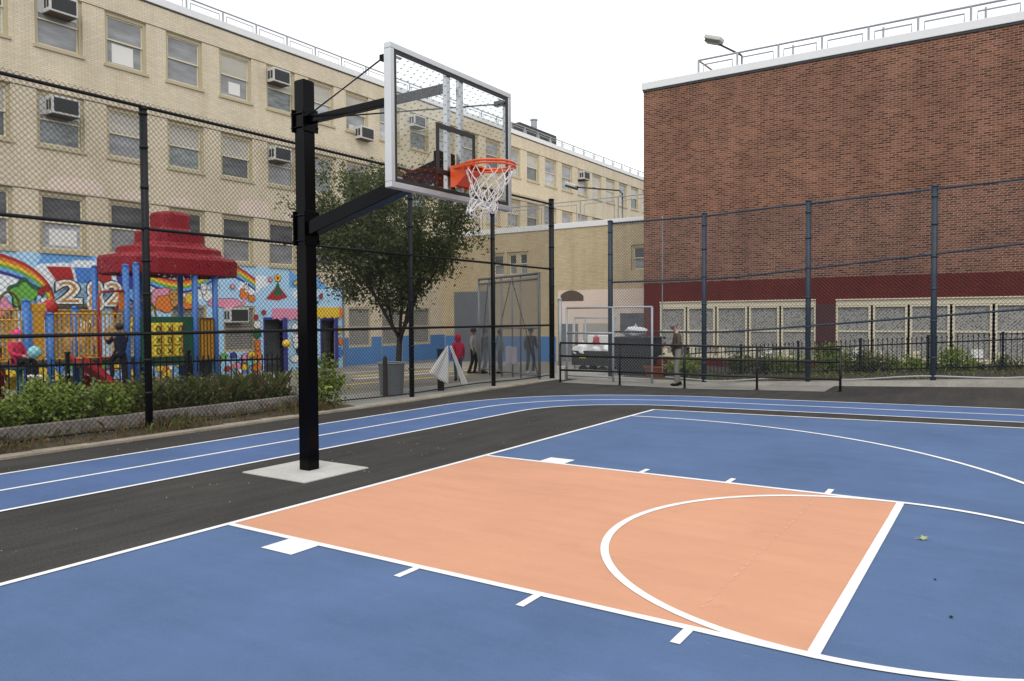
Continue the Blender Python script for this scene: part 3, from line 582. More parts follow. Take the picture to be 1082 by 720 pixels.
def put_window(parent,x,y,z,w,h,ku,kl,rz=0,paper=None):
    key=(w,h)
    if key not in _cache: _cache[key]=sash_window(w,h,0)
    fr,sa,up,lo=_cache[key]
    o=link('window',fr,parent,0,(x,y,z)); o.rotation_euler=(0,0,rz); link('sash',sa,o)
    for nm,mbx,k in (('upper_pane',up,ku),('lower_pane',lo,kl)):
        kk=(key,nm,k)
        if kk not in _cache: _cache[kk]=mbx.mesh('pane',M[k])
        link('pane',_cache[kk],o)
    if 'sill' not in _cache: q_=MB(); q_.box((0,-.05,-.09),(.05,1.51,-.002)); _cache['sill']=q_.mesh('sill',M['trim'])
    if w>1.4: link('sill',_cache['sill'],o)
    if paper:
        p=MB(); p.box((-.1555,paper[0],paper[2]),(-.150,paper[1],paper[3])); p.build('paper_sheet',M['paper'],o)
    return o
rw=random.Random(11)
kinds={(0,2):('g_grey','g_grey'),(0,3):('g_grey','g_grey'),(0,4):('g_blind','g_grey'),(0,6):('g_blind','g_pale'),(0,7):('g_blind','g_grey'),(1,2):('g_blind','g_grey'),(1,3):('g_blind','g_bluish'),(1,4):('g_blind','g_dark'),(2,1):('g_dark','g_pale'),(2,2):('g_dark','g_grey'),
 (0,14):('g_blind','g_dark'),(0,15):('g_grey','g_pale'),(0,16):('g_grey','g_grey'),(0,18):('g_blind','g_blind'),(0,19):('g_blind','g_blind'),(0,20):('g_grey','g_blind'),(0,21):('g_blind','g_dark')}
papers={(0,2):(.3,1.05,.14,.78),(0,4):(.5,1.02,.2,.66),(2,1):(.35,1.2,.2,.72)}
for k in range(K0,K1):
    for fl_,(a,b) in enumerate(FL):
        y=W0+PW*(k-1); d=kinds.get((fl_,k)) or (rw.choice(['g_grey','g_blind','g_dark','g_grey']),rw.choice(['g_grey','g_dark','g_bluish','g_pale']))
        if fl_==2 and (fl_,k) not in kinds: d=('g_dark','g_grey')
        put_window(bld,0,round(y,4),a,WW,round(b-a,3),d[0],d[1],0,papers.get((fl_,k)))
# ground floor windows behind grey security screens
for a,b,c,d in gops:
    mb=MB(); f_=.08
    mb.box((-.16,a,c),(-.02,a+f_,d)); mb.box((-.16,b-f_,c),(-.02,b,d)); mb.box((-.16,a+f_,d-f_),(-.02,b-f_,d)); mb.box((-.16,a+f_,c),(-.02,b-f_,c+f_)); mb.box((-.16,a+f_,(c+d)/2-.03),(-.05,b-f_,(c+d)/2+.03)); wo=mb.build('screened_window',M['trim'],bld)
    mb=MB(); mb.box((-.1,a+f_,c+f_),(-.09,b-f_,d-f_)); mb.build('screen',M['screen'],wo)
# paint: pinkish patches over the first floor, blue dado, mural
for (a,b,c,d) in ((8.1,9.9,5.86,6.35),(10.5,11.2,5.86,6.25),(12.2,13.2,5.86,6.2),(15.1,16.7,5.84,6.5),(17.4,18.6,5.84,6.35)):
    mb=MB(); mb.prism([(a,c),(b,c),(b-.1,d-.12),(b-.35,d),(a+.3,d-.05),(a+.05,d-.2)],'x',.001,.005); mb.build('overpaint_patch',M['beigepatch'],bld)
mb=MB(); y0=20.66
for a,b in ((y0,20.98),(22.45,23.15),(24.64,25.3),(26.8,28)): mb.box((.002,a,-1.2),(.008,b,.86))
for a,b in ((20.98,22.45),(23.17,24.62),(25.36,26.8)): mb.box((.002,a,-1.2),(.008,b,.40))
mb.build('blue_dado',M['bluepaint'],bld)
mb=MB(); mb.tube([(.03,20.64,-.6),(.03,20.64,3.3)],.05,8); mb.build('downpipe',M['galvgate'],bld)
mb=MB(); mb.box((.0,-4,-1.2),(.10,16.2,-.42)); mb.box((0,20.7,-1.2),(.06,28,-.44)); mb.build('plinth',M['yardlight'],bld)
# mural: flat paint layers a few millimetres apart on the brick
rm0=random.Random(4); mu=MB(); mats=list(P.values()); idx={k:i for i,k in enumerate(P)}; lay=[.002]
def flat(poly,col,step=.00025):
    lay[0]+=step; mu.prism(poly,'x',lay[0]-.0002,lay[0],idx[col])
def blob(cy,cz,ry,rz,col,n=18,w=0,ph=0):
    if col not in('cloud','black') and ry>.09: flat([(cy+(ry+.022)*(1+w*math.sin(5*t+ph))*math.cos(t),cz+(rz+.022)*(1+w*math.sin(5*t+ph))*math.sin(t)) for t in [2*math.pi*i/n for i in range(n)]],'black')
    flat([(cy+ry*(1+w*math.sin(5*t+ph))*math.cos(t),cz+rz*(1+w*math.sin(5*t+ph))*math.sin(t)) for t in [2*math.pi*i/n for i in range(n)]],col)
gsp=[o for o in gops if o[0]<16]+doors
def bgcell(a,b,c,d,col):
    # background wash cut around windows and doors
    ys=sorted(set([a,b]+[min(max(v,a),b) for o in gsp for v in o[:2]])); zs=sorted(set([c,d]+[min(max(v,c),d) for o in gsp for v in o[2:]]))
    for i in range(len(ys)-1):
        for j in range(len(zs)-1):
            ym=(ys[i]+ys[i+1])/2; zm=(zs[j]+zs[j+1])/2
            if not any(o[0]<ym<o[1] and o[2]<zm<o[3] for o in gsp): mu.box((.0005,ys[i],zs[j]),(.0022,ys[i+1],zs[j+1]),idx[col])
bgcell(-3,20.62,-.9,3.05,'sky'); bgcell(-3,17.6,3.05,3.84,'sky')
flat([(17.6,3.84),(17.6,3.04),(20.62,3.04),(20.3,3.2),(19.9,3.05),(19.4,3.35),(18.9,3.75),(18.4,3.3)],'skyd')
flat([(7.6,3.1),(9.0,3.1),(9.6,3.84),(7.9,3.84)],'skyd')
for c in ((8.35,3.15,.75,.42),(9.2,3.35,.55,.35),(7.1,2.85,.8,.4),(11.8,2.8,.8,.3),(13.2,2.75,.6,.28),(15.6,3.0,.5,.32),(16.2,3.25,.4,.25),(10.7,3.25,.6,.4),(18.5,2.75,.7,.3)): blob(c[0],c[1],c[2],c[3],'cloud',22,.09,c[0])
for c in ((14.05,2.95,.22,.16),(13.75,2.62,.26,.24)): blob(*c,'black',16,.05); blob(c[0],c[1],c[2]-.03,c[3]-.03,'white',16,.05)
def rainbow(fn,cols,wd):
    for i,c in enumerate(cols):
        a=[fn(t/24,i*wd) for t in range(25)]; b=[fn(t/24,(i+1)*wd) for t in range(25)]; flat(a+b[::-1],c)
RC=['red','orange','yellow','green','skyd','indigo']
rainbow(lambda t,o:(5.7+(2.25-o*.6)*math.cos(math.pi*(1-t)*.97+.05)+.3,2.3+(1.52-o)*math.sin(math.pi*(1-t)*.97+.05)),RC,.105)
def wave(t,o):
    y=10.95+4.95*t; return (y-.0,3.60-.42*math.sin(math.pi*min(1,t/.62))**1.2+.28*math.sin(math.pi*max(0,(t-.55)/.45))*1.0-.55*max(0,t-.78)*2-o)
rainbow(wave,RC,.085)
# leafy bush, butterflies, hills, flowers
blob(7.35,2.55,.42,.42,'dgreen',30,.16); blob(7.35,2.5,.36,.36,'green',30,.16,.3)
for y,z in ((7.85,2.62),(7.98,2.72)): blob(y,z,.1,.1,'red',12,.2)
for c in ((6.6,2.15,.4,.3,'pink'),(8.0,2.0,.35,.25,'red'),(11.3,2.35,.35,.35,'green'),(11.9,2.45,.45,.42,'pink'),(12.0,2.3,.38,.3,'orange'),(12.8,2.33,.5,.2,'orange'),(12.95,2.5,.16,.2,'yellow'),(14.5,2.35,.8,.18,'pink'),(15.35,2.72,.2,.22,'orange'),(15.7,2.55,.16,.14,'orange'),(15.35,2.45,.07,.16,'pink'),(10.75,2.6,.3,.3,'skyd')): blob(*c[:4],c[4],20,.1,c[1])
flat([(8.0,3.42),(8.75,3.44),(8.85,3.05),(8.3,2.98)],'red'); flat([(8.85,3.44),(9.55,3.44),(9.5,2.95),(8.95,2.95)],'blue'); flat([(9.6,3.4),(10.1,3.4),(10.05,2.98),(9.65,2.98)],'red'); flat([(10.2,3.3),(11.1,3.35),(11.0,2.8),(10.35,2.75)],'indigo')
flat([(16.4,2.55),(17.0,3.15),(17.5,2.65),(17.0,2.5)],'red'); flat([(16.75,2.7),(17.0,3.3),(17.25,2.7)],'dgreen'); blob(17.0,3.42,.16,.14,'yellow',14,.2); blob(17.0,3.42,.07,.07,'red')
for c in ((18.35,2.75,.13,.22,'yellow'),(18.85,2.7,.16,.24,'orange'),(18.9,2.45,.3,.07,'dgreen'),(15.9,1.8,.1,.1,'red'),(15.95,1.5,.17,.16,'white'),(15.95,1.15,.18,.2,'dgreen'),(15.95,.3,.17,.28,'orange'),(15.9,-.2,.22,.2,'orange'),(17.85,1.35,.16,.2,'white'),(18.0,.75,.2,.22,'black'),(17.98,.76,.11,.12,'white'),(18.15,.35,.25,.2,'black'),(17.9,.05,.3,.16,'white'),(20.42,1.2,.12,.16,'yellow'),(20.45,.7,.12,.18,'orange'),(20.42,.2,.14,.22,'blue')): blob(*c[:4],c[4],16,.1,c[0])
def face(y,z,k,col='black'):
    for sy in (-1,1): blob(y+sy*.35*k,z+.15*k,.13*k,.16*k,col,8)
    flat([(y-.3*k,z-.22*k),(y,z-.38*k),(y+.3*k,z-.22*k),(y,z-.30*k)],col)
def critter(y,z,k,col,ear):
    for sy in (-1,1):
        if ear=='long': blob(y+sy*.4*k,z+1.2*k,.2*k,.55*k,col)
        elif ear=='point': flat([(y+sy*.25*k,z+.75*k),(y+sy*.85*k,z+.55*k),(y+sy*.75*k,z+1.2*k)],'black'); flat([(y+sy*.3*k,z+.75*k),(y+sy*.78*k,z+.58*k),(y+sy*.7*k,z+1.08*k)],col)
        else: blob(y+sy*.7*k,z+.65*k,.28*k,.28*k,col)
    blob(y,z-1.0*k,.6*k,.75*k,col); blob(y,z,.8*k,.75*k,col); face(y,z,k)
critter(12.35,2.62,.24,'tan','point'); critter(13.55,2.95,.16,'white','point'); critter(15.45,3.0,.12,'white','long'); critter(18.85,2.85,.14,'tan','round'); critter(18.4,2.9,.12,'yellow','round'); critter(9.15,1.55,.2,'white','round'); critter(6.2,2.9,.2,'white','round'); critter(17.9,.9,.24,'white','round'); critter(15.93,.75,.17,'orange','round'); critter(10.6,1.6,.22,'yellow','point'); critter(13.75,1.1,.2,'pink','long'); critter(11.2,2.15,.2,'orange','round')
for y,z in ((16.6,3.35),(17.9,3.25),(19.3,2.7),(8.4,2.9),(7.9,2.35),(14.8,3.0),(16.25,2.0),(18.2,1.55)): blob(y,z,.1,.09,rm0.choice(['red','pink','yellow','white','orange']),12,.2)
rm_=random.Random(5)
for i in range(120):
    y=rm_.uniform(6,15.8); z=rm_.uniform(-.62,.33); q=rm_.uniform(.08,.2); blob(y,z,q,q*rm_.uniform(.7,1.1),rm_.choice(['red','yellow','yellow','blue','skyd','green','orange','indigo','pink','teal','white']),14,.12,i)
mural=mu.build('mural',mats,bld,fix=True)
def text_mesh(body,size,offset,depth,mat,name,parent,loc,scale,rot=(math.pi/2,0,math.pi/2)):
    cu=bpy.data.curves.new(name,'FONT'); cu.body=body; cu.size=size; cu.offset=offset; cu.extrude=depth; cu.align_x='CENTER'; cu.align_y='BOTTOM_BASELINE'
    o=bpy.data.objects.new(name,cu); C.objects.link(o); dg=bpy.context.evaluated_depsgraph_get(); me=bpy.data.meshes.new_from_object(o.evaluated_get(dg)); bpy.data.objects.remove(o)
    me.materials.clear(); me.materials.append(mat); p=link(name,me,parent,0,loc); p.rotation_euler=rot; p.scale=scale; return p
lay_top=lay[0]+.004
for ch,y,z,sx,sz in (('2',8.62,2.30,1.55,.96),('8',9.46,2.06,1.05,1.32),('2',10.08,2.24,1.25,1.06)):
    for k,(off,mt) in enumerate(((.085,'black'),(.055,'white'),(-.012,'tan'))): text_mesh(ch,1.0,off,.0015,P[mt],'numeral',mural,(lay_top+k*.005,y,z),(sx,sz,1))
# doors and painted door canopies
for i,(a,b,c,d) in enumerate(doors):
    mb=MB(); mb.box((-.5,a,c),(-.45,b,d)); dr=mb.build('doorway',M['g_dark'],bld); mb=MB(); mb.box((-.04,a,d-.10),(-.0,b,d)); mb.box((-.04,a,c),(0,a+.07,d-.1)); mb.box((-.04,b-.07,c),(0,b,d-.1)); mb.build('door_frame',P['indigo'],dr)
    mb=MB(); mb.obox((.16,b-.22 if i==0 else b-.2,(c+d)/2+.05),(.05,.46,d-c-.15),.55); mb.build('door_leaf',P['indigo'],dr)
for (a,b,z,mt) in ((16.7,18.35,1.72,'pink'),(19.0,20.35,1.78,'yellow')):
    mb=MB(); n=9; pts=[(a,z+.45)]+[(a+(b-a)*t/n,z+.06*math.sin(t*2.4)) for t in range(n+1)]+[(b,z+.45)]; mb.prism(pts,'x',.02,.09); mb.build('door_canopy',P[mt],bld)
blob_=MB(); blob_.prism([(20.37+.2*math.cos(t),2.0+.26*math.sin(t)) for t in [2*math.pi*i/16 for i in range(16)]],'x',.02,.07); blob_.build('painted_flower',P['orange'],bld)
tag(MB().ell((0,0,0),(.15,.19,.16),14,10).build('playground_ball',P['yellow'],smooth=True,loc=(BX+.5,17.0,.72)),'yellow ball in front of the dark mural doorway','ball')
# ------------------------------------------------------------------ window air conditioners (each its own thing)
def make_ac():
    t=thing('air_conditioner','','air conditioner'); t.scale=(1.1,1.1,1.22); mb=MB(); mb.box((-.16,0,0),(.34,.78,.46)); mb.build('casing',M['acwhite'],t,bevel=.012)
    mb=MB(); mb.box((.341,.05,.05),(.346,.73,.41)); 
    for i in range(9): mb.box((.346,.06,.07+i*.036),(.352,.72,.082+i*.036))
    mb.build('grille',M['acdark'],t)
    for ya_,yb_ in ((-.004,-.001),(.781,.784)):
        for i in range(2): mb=MB(); mb.box((.02+.15*i,ya_,.10),(.13+.15*i,yb_,.36)); mb.build('side_louvre',M['acdark'],t)
    mb=MB(); mb.box((-.15,.02,-.012),(.33,.76,-.001)); mb.build('base_pan',M['acunder'],t)
    for a_,b_ in ((-.28,-.005),(.785,1.0)): mb=MB(); mb.box((-.12,a_,0),(-.09,b_,.5)); mb.build('side_panel',M['acwhite'],t)
    return t
def dup(root,loc,label,group):
    r=root.copy(); C.objects.link(r); r.location=loc; r['label']=label; r['group']=group
    for ch in list(root.children):
        c=ch.copy(); C.objects.link(c); c.parent=r
    return r
acg='air conditioners set in the school windows'; ac0=make_ac()
AC=[(8.18,11.36,'window air conditioner high at the top left corner of the photo, top floor'),(8.18,8.20,'window air conditioner on the middle floor, leftmost column of the two units'),(16.72,11.36,'top floor window air conditioner just left of the black hoop post'),(16.72,8.20,'middle floor window air conditioner just left of the black hoop post'),
 (21.62,10.02,'window air conditioner low under the upper hoop arm, beside the tree top'),(25.36,11.36,'window air conditioner seen through the clear backboard glass'),(43.2,11.36,'small distant air conditioner above the annex roof light'),(14.50,1.60,'air conditioner in the ground floor window beside the mural rainbow end')]
for i,(y,z,lb) in enumerate(AC):
    if i==0: ac0.location=(BX,y-.06,z); ac0['label']=lb; ac0['group']=acg
    else: dup(ac0,(BX,y-.06,z),lb,acg)
# ------------------------------------------------------------------ annex
AY=28.0; ann=thing('annex_building','low tan brick annex with white coping joining the beige school','building',(0,AY,0))
AX0,AX1=-20,-2; AZ=5.98
aops=[(-15.95,-14.68,3.83,5.02),(-9.15,-7.3,3.82,5.0),(-16.9,-16.1,3.83,5.02)]
mbw=wall_grid([( a,b,c,d) for a,b,c,d in aops],AX0,AX1,-1.4,AZ,.18)
mb=MB(); mb.v=[(y,-x,z) for x,y,z in mbw.v]; mb.f=[tuple(reversed(f_)) for f_ in mbw.f]; mb.m=mbw.m   # x axis along the wall, face towards -y
mb.add([(AX0+.3,.3,AZ+.02),(AX1,.3,AZ+.02),(AX1,14,AZ+.02),(AX0+.3,14,AZ+.02)],[(0,1,2,3)])
mb.build('wall',M['annexb'],ann,fix=False)
mb=MB(); mb.box((AX0+.06,-.05,AZ),(AX1,.4,AZ+.26)); mb.build('roof_coping',M['coping'],ann,bevel=.015)
mb=MB(); xx=axis([(AX0+.2,AX1,2.0)])
for x in xx: mb.tube([(x,.25,AZ+.26),(x,.25,AZ+1.3)],.03,6)
mb.tube([(xx[0],.25,AZ+1.3),(xx[-1],.25,AZ+1.3)],.028,6)
for a,b in zip(xx[:-1],xx[1:]): mb.tube([(a+.2,.25,AZ+.3),(a+.2,.25,AZ+1.12),(b-.2,.25,AZ+1.12),(b-.2,.25,AZ+.3)],.022,6)
mb.build('roof_railing',M['galv'],ann)
for a,b,c,d in aops:
    n=2 if b-a>1 else 1; w_=(b-a)/n
    for i in range(n): put_window(ann,a+w_*i,0,c,round(w_,3),round(d-c,3),'g_dark' if a<-10 else 'g_dark','g_grey',-math.pi/2)
mb=MB(); mb.box((AX0+.06,-.008,-1.2),(-13.1,-.002,.80)); mb.build('blue_dado',M['bluepaint'],ann)
mb=MB(); mb.box((-13.0,-.006,-1.2),(-5.5,-.002,3.02)); mb.build('overpaint_patch',M['beigepatch'],ann)
mb=MB(); mb.prism([(-12.85+1.25*t,2.52+(.5*math.sin(math.pi*(.12+.8*t))**.6)) for t in [i/12 for i in range(13)]]+[(-11.6,2.5),(-12.85,2.5)],'y',-.012,-.007); mb.build('graffiti_patch',plain('brown_graffiti',(.10,.075,.06),.8,var=.7,scale=14),ann)
mb=MB(); mb.box((-12.95,-.03,-1),(-12.2,-.004,1.42)); mb.box((-12.1,-.03,-1),(-11.9,-.004,1.42)); mb.build('louvre_door',M['greydoor'],ann)
mb=MB(); mb.box((-11.62,-.03,-1),(-10.1,-.008,1.44)); mb.build('roller_door',plain('pale_roller_door',(.36,.34,.31),.6,var=.15),ann)
mb=MB(); mb.box((-19.3,-.05,-1),(-17.0,-.010,3.1)); mb.build('steel_door',M['greydoor'],ann)
mb=MB(); mb.box((-9.7,-.02,1.0),(-8.2,-.004,1.9)); mb.build('vent_panel',M['g_dark'],ann)
def floodlight(label,loc,arm,head,rot):
    t=thing('floodlight',label,'floodlight',loc); mb=MB(); mb.tube([(0,0,0)]+arm,.035,8); mb.build('arm',M['flood'],t,smooth=True)
    mb=MB(); hd=V(head); R_=Matrix.Rotation(rot,3,'Z')@Matrix.Rotation(math.radians(20),3,'Y'); mb.obox(hd+V((0,0,.05)),(.62,.42,.14),0,0,R_); hh=mb.build('lamp_head',M['acwhite'],t,bevel=.03)
    mb=MB(); mb.obox(hd-R_@V((0,0,.06)),(.56,.36,.12),0,0,R_); mb.build('lens',M['floodlens'],t,bevel=.01); return t
floodlight('floodlight on a bent arm standing on the tan annex roof',(-9.75,AY+.35,AZ+.2),[(0,0,1.25),(-.15,0,1.4),(-2.4,0,1.78)],(-2.65,0,1.86),0)
# ------------------------------------------------------------------ red brick building
RY=22.0; red=thing('brick_building','big red brown brick building with maroon painted base on the right','building',(0,RY,0))
rx0,rx1=-5.90,24; RZT=9.93; bands=[(-5.285,.075,.36,2.26),(.675,7.1,.35,2.245),(7.7,14,.35,2.245)]
mbw=wall_grid(bands,rx0,rx1,-1.2,RZT,.22,cuts_z=(2.94,))
A=MB();B=MB()
for fi,face in enumerate(mbw.f):
    pts=[mbw.v[i] for i in face]; zc=sum(p[2] for p in pts)/len(pts); T=A if zc>2.93 else B
    T.add([(y,-x,z) for x,y,z in reversed(pts)],[tuple(range(len(pts)))])
for T,z0,z1 in ((A,2.94,RZT),(B,-1.2,2.94)):
    T.add([(rx0,0,z0),(rx0,0,z1),(rx0,18,z1),(rx0,18,z0)],[(0,1,2,3)]); T.add([(rx1,0,z0),(rx1,18,z0),(rx1,18,z1),(rx1,0,z1)],[(0,1,2,3)]); T.add([(rx0,18,z0),(rx0,18,z1),(rx1,18,z1),(rx1,18,z0)],[(0,1,2,3)])
A.add([(rx0,.3,RZT+.02),(rx1,.3,RZT+.02),(rx1,18,RZT+.02),(rx0,18,RZT+.02)],[(0,1,2,3)])
A.build('upper_wall',M['redbrick'],red,fix=False); B.build('painted_base',M['redpaint'],red,fix=False)
mb=MB(); mb.box((rx0-.06,-.06,RZT+.01),(rx1,.4,RZT+.27)); mb.box((rx0-.06,.4,RZT+.01),(rx0+.4,18,RZT+.27)); mb.build('roof_coping',M['coping'],red,bevel=.015)
mb=MB(); mb.box((rx0-.02,-.03,RZT-.06),(rx1,.05,RZT+.008)); mb.build('dark_coping_line',M['acdark'],red)  # thin dark strip where the coping meets the brick
mb=MB(); xx=[-3.95+1.37*i for i in range(16)]
for x in xx: mb.tube([(x,.3,RZT+.27),(x,.3,RZT+.80)],.038,6)
mb.tube([(xx[0],.3,RZT+.80),(xx[-1],.3,RZT+.80)],.034,6); mb.tube([(xx[0],.3,RZT+.80),(xx[0]+.1,3,RZT+.80)],.034,6); mb.tube([(xx[0],3,RZT+.27),(xx[0],3,RZT+.8)],.03,6)
for a,b in zip(xx[:-1],xx[1:]): mb.tube([(a+.17,.3,RZT+.27),(a+.17,.3,RZT+.62),(b-.17,.3,RZT+.62),(b-.17,.3,RZT+.27)],.026,6)
for x in xx[2::2]: mb.tube([(x+.35,.8,RZT+.2),(x+.35,.8,RZT+.86)],.035,6)
mb.build('roof_railing',M['galv'],red)
floodlight('floodlight on a slanted arm at the left end of the red building roof',(-2.51,RY+.6,RZT+.2),[(0,0,.55),(-.06,0,.62),(-.80,0,1.12)],(-.98,0,1.30),.0)
mull=[-5.285,-4.29,-3.226,-2.115,-1.055,.075]; mull2=[.675,1.721,2.744,3.865,4.928,6.0,7.1]
for bi,(a,b,c,d) in enumerate(bands[:2]):
    ml=mull if bi==0 else mull2; mb=MB()
    mb.box((a,.02,d-.20),(b,.10,d)); mb.box((a-.03,-.05,c-.07),(b+.03,.16,c+.0)); wb=mb.build('window_band',M['cream'],red)
    mb=MB(); mb.box((a,-.03,d-.035),(b,.019,d)); mb.build('lintel',M['cream'],wb)
    for i in range(len(ml)-1):
        p,q=ml[i]+ (.0 if i==0 else .035),ml[i+1]-(.0 if i==len(ml)-2 else .035); mb=MB(); f_=.06
        mb.box((p,.03,c),(p+f_,.13,d-.2)); mb.box((q-f_,.03,c),(q,.13,d-.2)); mb.box((p+f_,.03,d-.26),(q-f_,.13,d-.2)); mb.box((p+f_,.03,c),(q-f_,.13,c+f_)); mb.box((p+f_,.06,1.20),(q-f_,.12,1.25))
        fr=mb.build('window_frame',M['cream'],red); mb=MB(); mb.box((p+f_,.10,c+f_),(q-f_,.11,d-.26)); mb.build('screen',M['screen'],fr)
        mb=MB(); mb.box((p+f_+.02,.04,c+f_),(p+f_+.20,.095,c+f_+.22)); mb.build('vent_box',M['cream'],fr,bevel=.01)
        if i in (0,3,5): mb=MB(); mb.box((q-f_-.45,.092,c+f_+.05),(q-f_-.15,.098,c+f_+.3)); mb.build('paper_sheet',M['paper'],fr)
    if bi==0:
        mb=MB(); mb.box((.085,.002,2.2),(.67,.03,2.26)); 
mb=MB(); mb.box((.1,-.004,-.5),(.66,-.001,2.1)); mb.build('dark_pier_patch',plain('deep_maroon_paint',(.055,.012,.012),.6),red)
# ------------------------------------------------------------------ trees and plants
def leaf_quad(mb,p,sz,rn,up=.35,mi=0,long=1.5):
    d=V((rn.uniform(-1,1),rn.uniform(-1,1),rn.uniform(-.9,.5))).normalized(); n=V((rn.uniform(-1,1),rn.uniform(-1,1),rn.uniform(.2,1.4))).normalized(); s_=d.cross(n)
    if s_.length<.05: return
    s_.normalize(); l=sz*long; w_=sz*.5; n=s_.cross(d); p=V(p)
    mb.add([p,p+d*l*.45+s_*w_+n*w_*.35,p+d*l,p+d*l*.45-s_*w_+n*w_*.35],[(0,1,2),(0,2,3)],mi)
def make_tree(loc,label,seed,h_fork,limbs,spread,top,leafmat,r0,nleaf,leafsz,lean=(0,0),zmin=1.6,xmax=99,fill=None):
    rn=random.Random(seed); t=thing('tree',label,'tree',loc); tr=MB(); tips=[]
    tr.tube([(0,0,-.15),(.01,0,.1),(lean[0]*.3,lean[1]*.3,h_fork*.6),(lean[0]*.5,lean[1]*.5,h_fork)],[r0*1.35,r0,r0*.85,r0*.8],9)
    def grow(p,d,L,r,depth):
        k=5; pts=[p]; dd=d.normalized()
        for i in range(k):
            dd=(dd+V((rn.uniform(-.16,.16),rn.uniform(-.16,.16),rn.uniform(-.05,.10)))).normalized(); q=pts[-1]+dd*L/k
            if q.x+loc[0]>xmax: q.x=xmax-loc[0]-rn.uniform(0,.1)
            pts.append(q)
        tr.tube(pts,[r*(1-.5*i/k) for i in range(k+1)],6 if depth<2 else 4)
        for q in pts[2:]: tips.append((q,depth))
        if depth<3:
            for i in range(3 if depth<2 else 2):
                q=pts[rn.choice([2,3,4,5])]; a=rn.uniform(0,6.28); sd=(dd+V((math.cos(a)*.75,math.sin(a)*.75,rn.uniform(-.35,.4)))).normalized(); grow(q,sd,L*rn.uniform(.5,.72),r*.5,depth+1)
    base=V((lean[0]*.5,lean[1]*.5,h_fork))
    for i in range(limbs):
        a=6.283*i/limbs+rn.uniform(-.3,.3); sp=spread*rn.uniform(.45,1.0); grow(base-V((0,0,rn.uniform(0,.15))),V((math.cos(a)*sp,math.sin(a)*sp,1)),(top-h_fork)*rn.uniform(.42,.62),r0*.5,0)
    tips2=[q for q,dp in tips if dp>=1 and q.z>zmin-.25]; extra=[]
    if fill:
        c_,rd,nn=fill; nodes=[q for q,dp in tips]
        while len(extra)<nn:
            d=V((rn.gauss(0,1),rn.gauss(0,1),rn.gauss(0,1))).normalized()*rn.uniform(.35,1)**.5
            q=V((c_[0]+d.x*rd[0],c_[1]+d.y*rd[1],c_[2]+d.z*rd[2]*(1 if d.z>0 else .92)))*1
            wob=.5+.5*math.sin(q.x*3.1+seed)*math.sin(q.y*2.7)*math.sin(q.z*3.3+1)
            if wob<.36 or q.x+loc[0]>xmax: continue
            near=min(nodes,key=lambda n_:(n_-q).length)
            if (near-q).length>1.3: continue
            m_=(near+q)/2+V((rn.uniform(-.06,.06),rn.uniform(-.06,.06),.05)); tr.tube([near,m_,q],[.009,.006,.003],4); extra.append(q); extra.append((q+m_)/2)
    tr.build('trunk',M['bark'],t,smooth=True); cr=MB(); tips2=extra*3+tips2 if extra else tips2
    for i in range(nleaf):
        q=tips2[int(rn.random()*len(tips2))]; s_=.16 if rn.random()<.8 else .26
        p=q+V((rn.gauss(0,s_),rn.gauss(0,s_),rn.gauss(-.02,s_*.7)))
        if p.z<zmin or p.x+loc[0]>xmax or p.z>top: continue
        leaf_quad(cr,p,leafsz*rn.uniform(.7,1.3),rn)
    cr.build('crown',leafmat,t,fix=False); return t
make_tree((-7.12,10.0,-.1),'dark leafy young tree with a forked trunk behind the left fence',90,1.35,8,1.0,5.5,M['leaf_tree'],.085,32000,.058,(.05,.18),1.72,-5.62,((-.35,.05,3.75),(1.75,2.15,1.95),300))
def shrub(name,loc,label,cat,seed,rad,h,n,sz,mat,stems=7,group=None,dens=1.0):
    rn=random.Random(seed); t=thing(name,label,cat,loc,0,group); st=MB(); lf=MB()
    for i in range(stems):
        a=rn.uniform(0,6.28); rr=math.sqrt(rn.random()); b=V((math.cos(a)*rad[0]*rr*.75,math.sin(a)*rad[1]*rr*.75,0)); tip=V((math.cos(a)*rad[0]*rr,math.sin(a)*rad[1]*rr,h*(1-.45*rr*rr)*rn.uniform(.7,1.08)))
        mid=(b+tip)/2+V((rn.uniform(-.05,.05),rn.uniform(-.05,.05),.05)); st.tube([b,mid,tip],[.010,.007,.003],4)
        m=int(n/stems)
        for j in range(m):
            u_=rn.random()**.65; p=b+(tip-b)*u_+V((rn.gauss(0,.09*dens),rn.gauss(0,.09*dens),rn.gauss(0,.05))); p.z=max(p.z,.02); leaf_quad(lf,p,sz*rn.uniform(.6,1.3),rn)
    st.build('stem',M['bark'],t); lf.build('foliage',mat,t,fix=False); return t
sg='shrubs in the left planter bed'
for i,(y,x,ry,rx,h,n,sz,mt,lb) in enumerate([(-.6,-6.6,.8,.5,.52,2600,.05,'leaf_green','bright green leafy shrub at the left edge of the planter bed'),(.75,-6.65,.75,.5,.50,2600,.05,'leaf_green','light green bushy shrub in the planter below the girl in pink'),
  (1.75,-6.6,.6,.48,.66,2400,.05,'leaf_green','taller yellow green shrub in the planter before the red slide'),(2.5,-6.5,.5,.42,.56,2200,.048,'leaf_green','dense green shrub in the planter left of the fence post'),
  (3.35,-6.6,.5,.42,.66,950,.042,'leaf_dk','darker olive shrub in the planter under the yellow game panel'),(4.15,-6.55,.5,.42,.58,900,.045,'leaf_dk','olive shrub right of the dark one, under the blue play posts'),(5.05,-6.55,.45,.4,.46,650,.045,'leaf_dk','thin twiggy shrub in the planter below the caged window'),(5.8,-6.5,.4,.38,.32,560,.042,'leaf_dk','low green shrub at the right end of the planter bed')]):
    shrub('shrub',(x,y,.19),lb,'shrub',40+i,(rx,ry),h,n,sz,M[mt],26,sg)
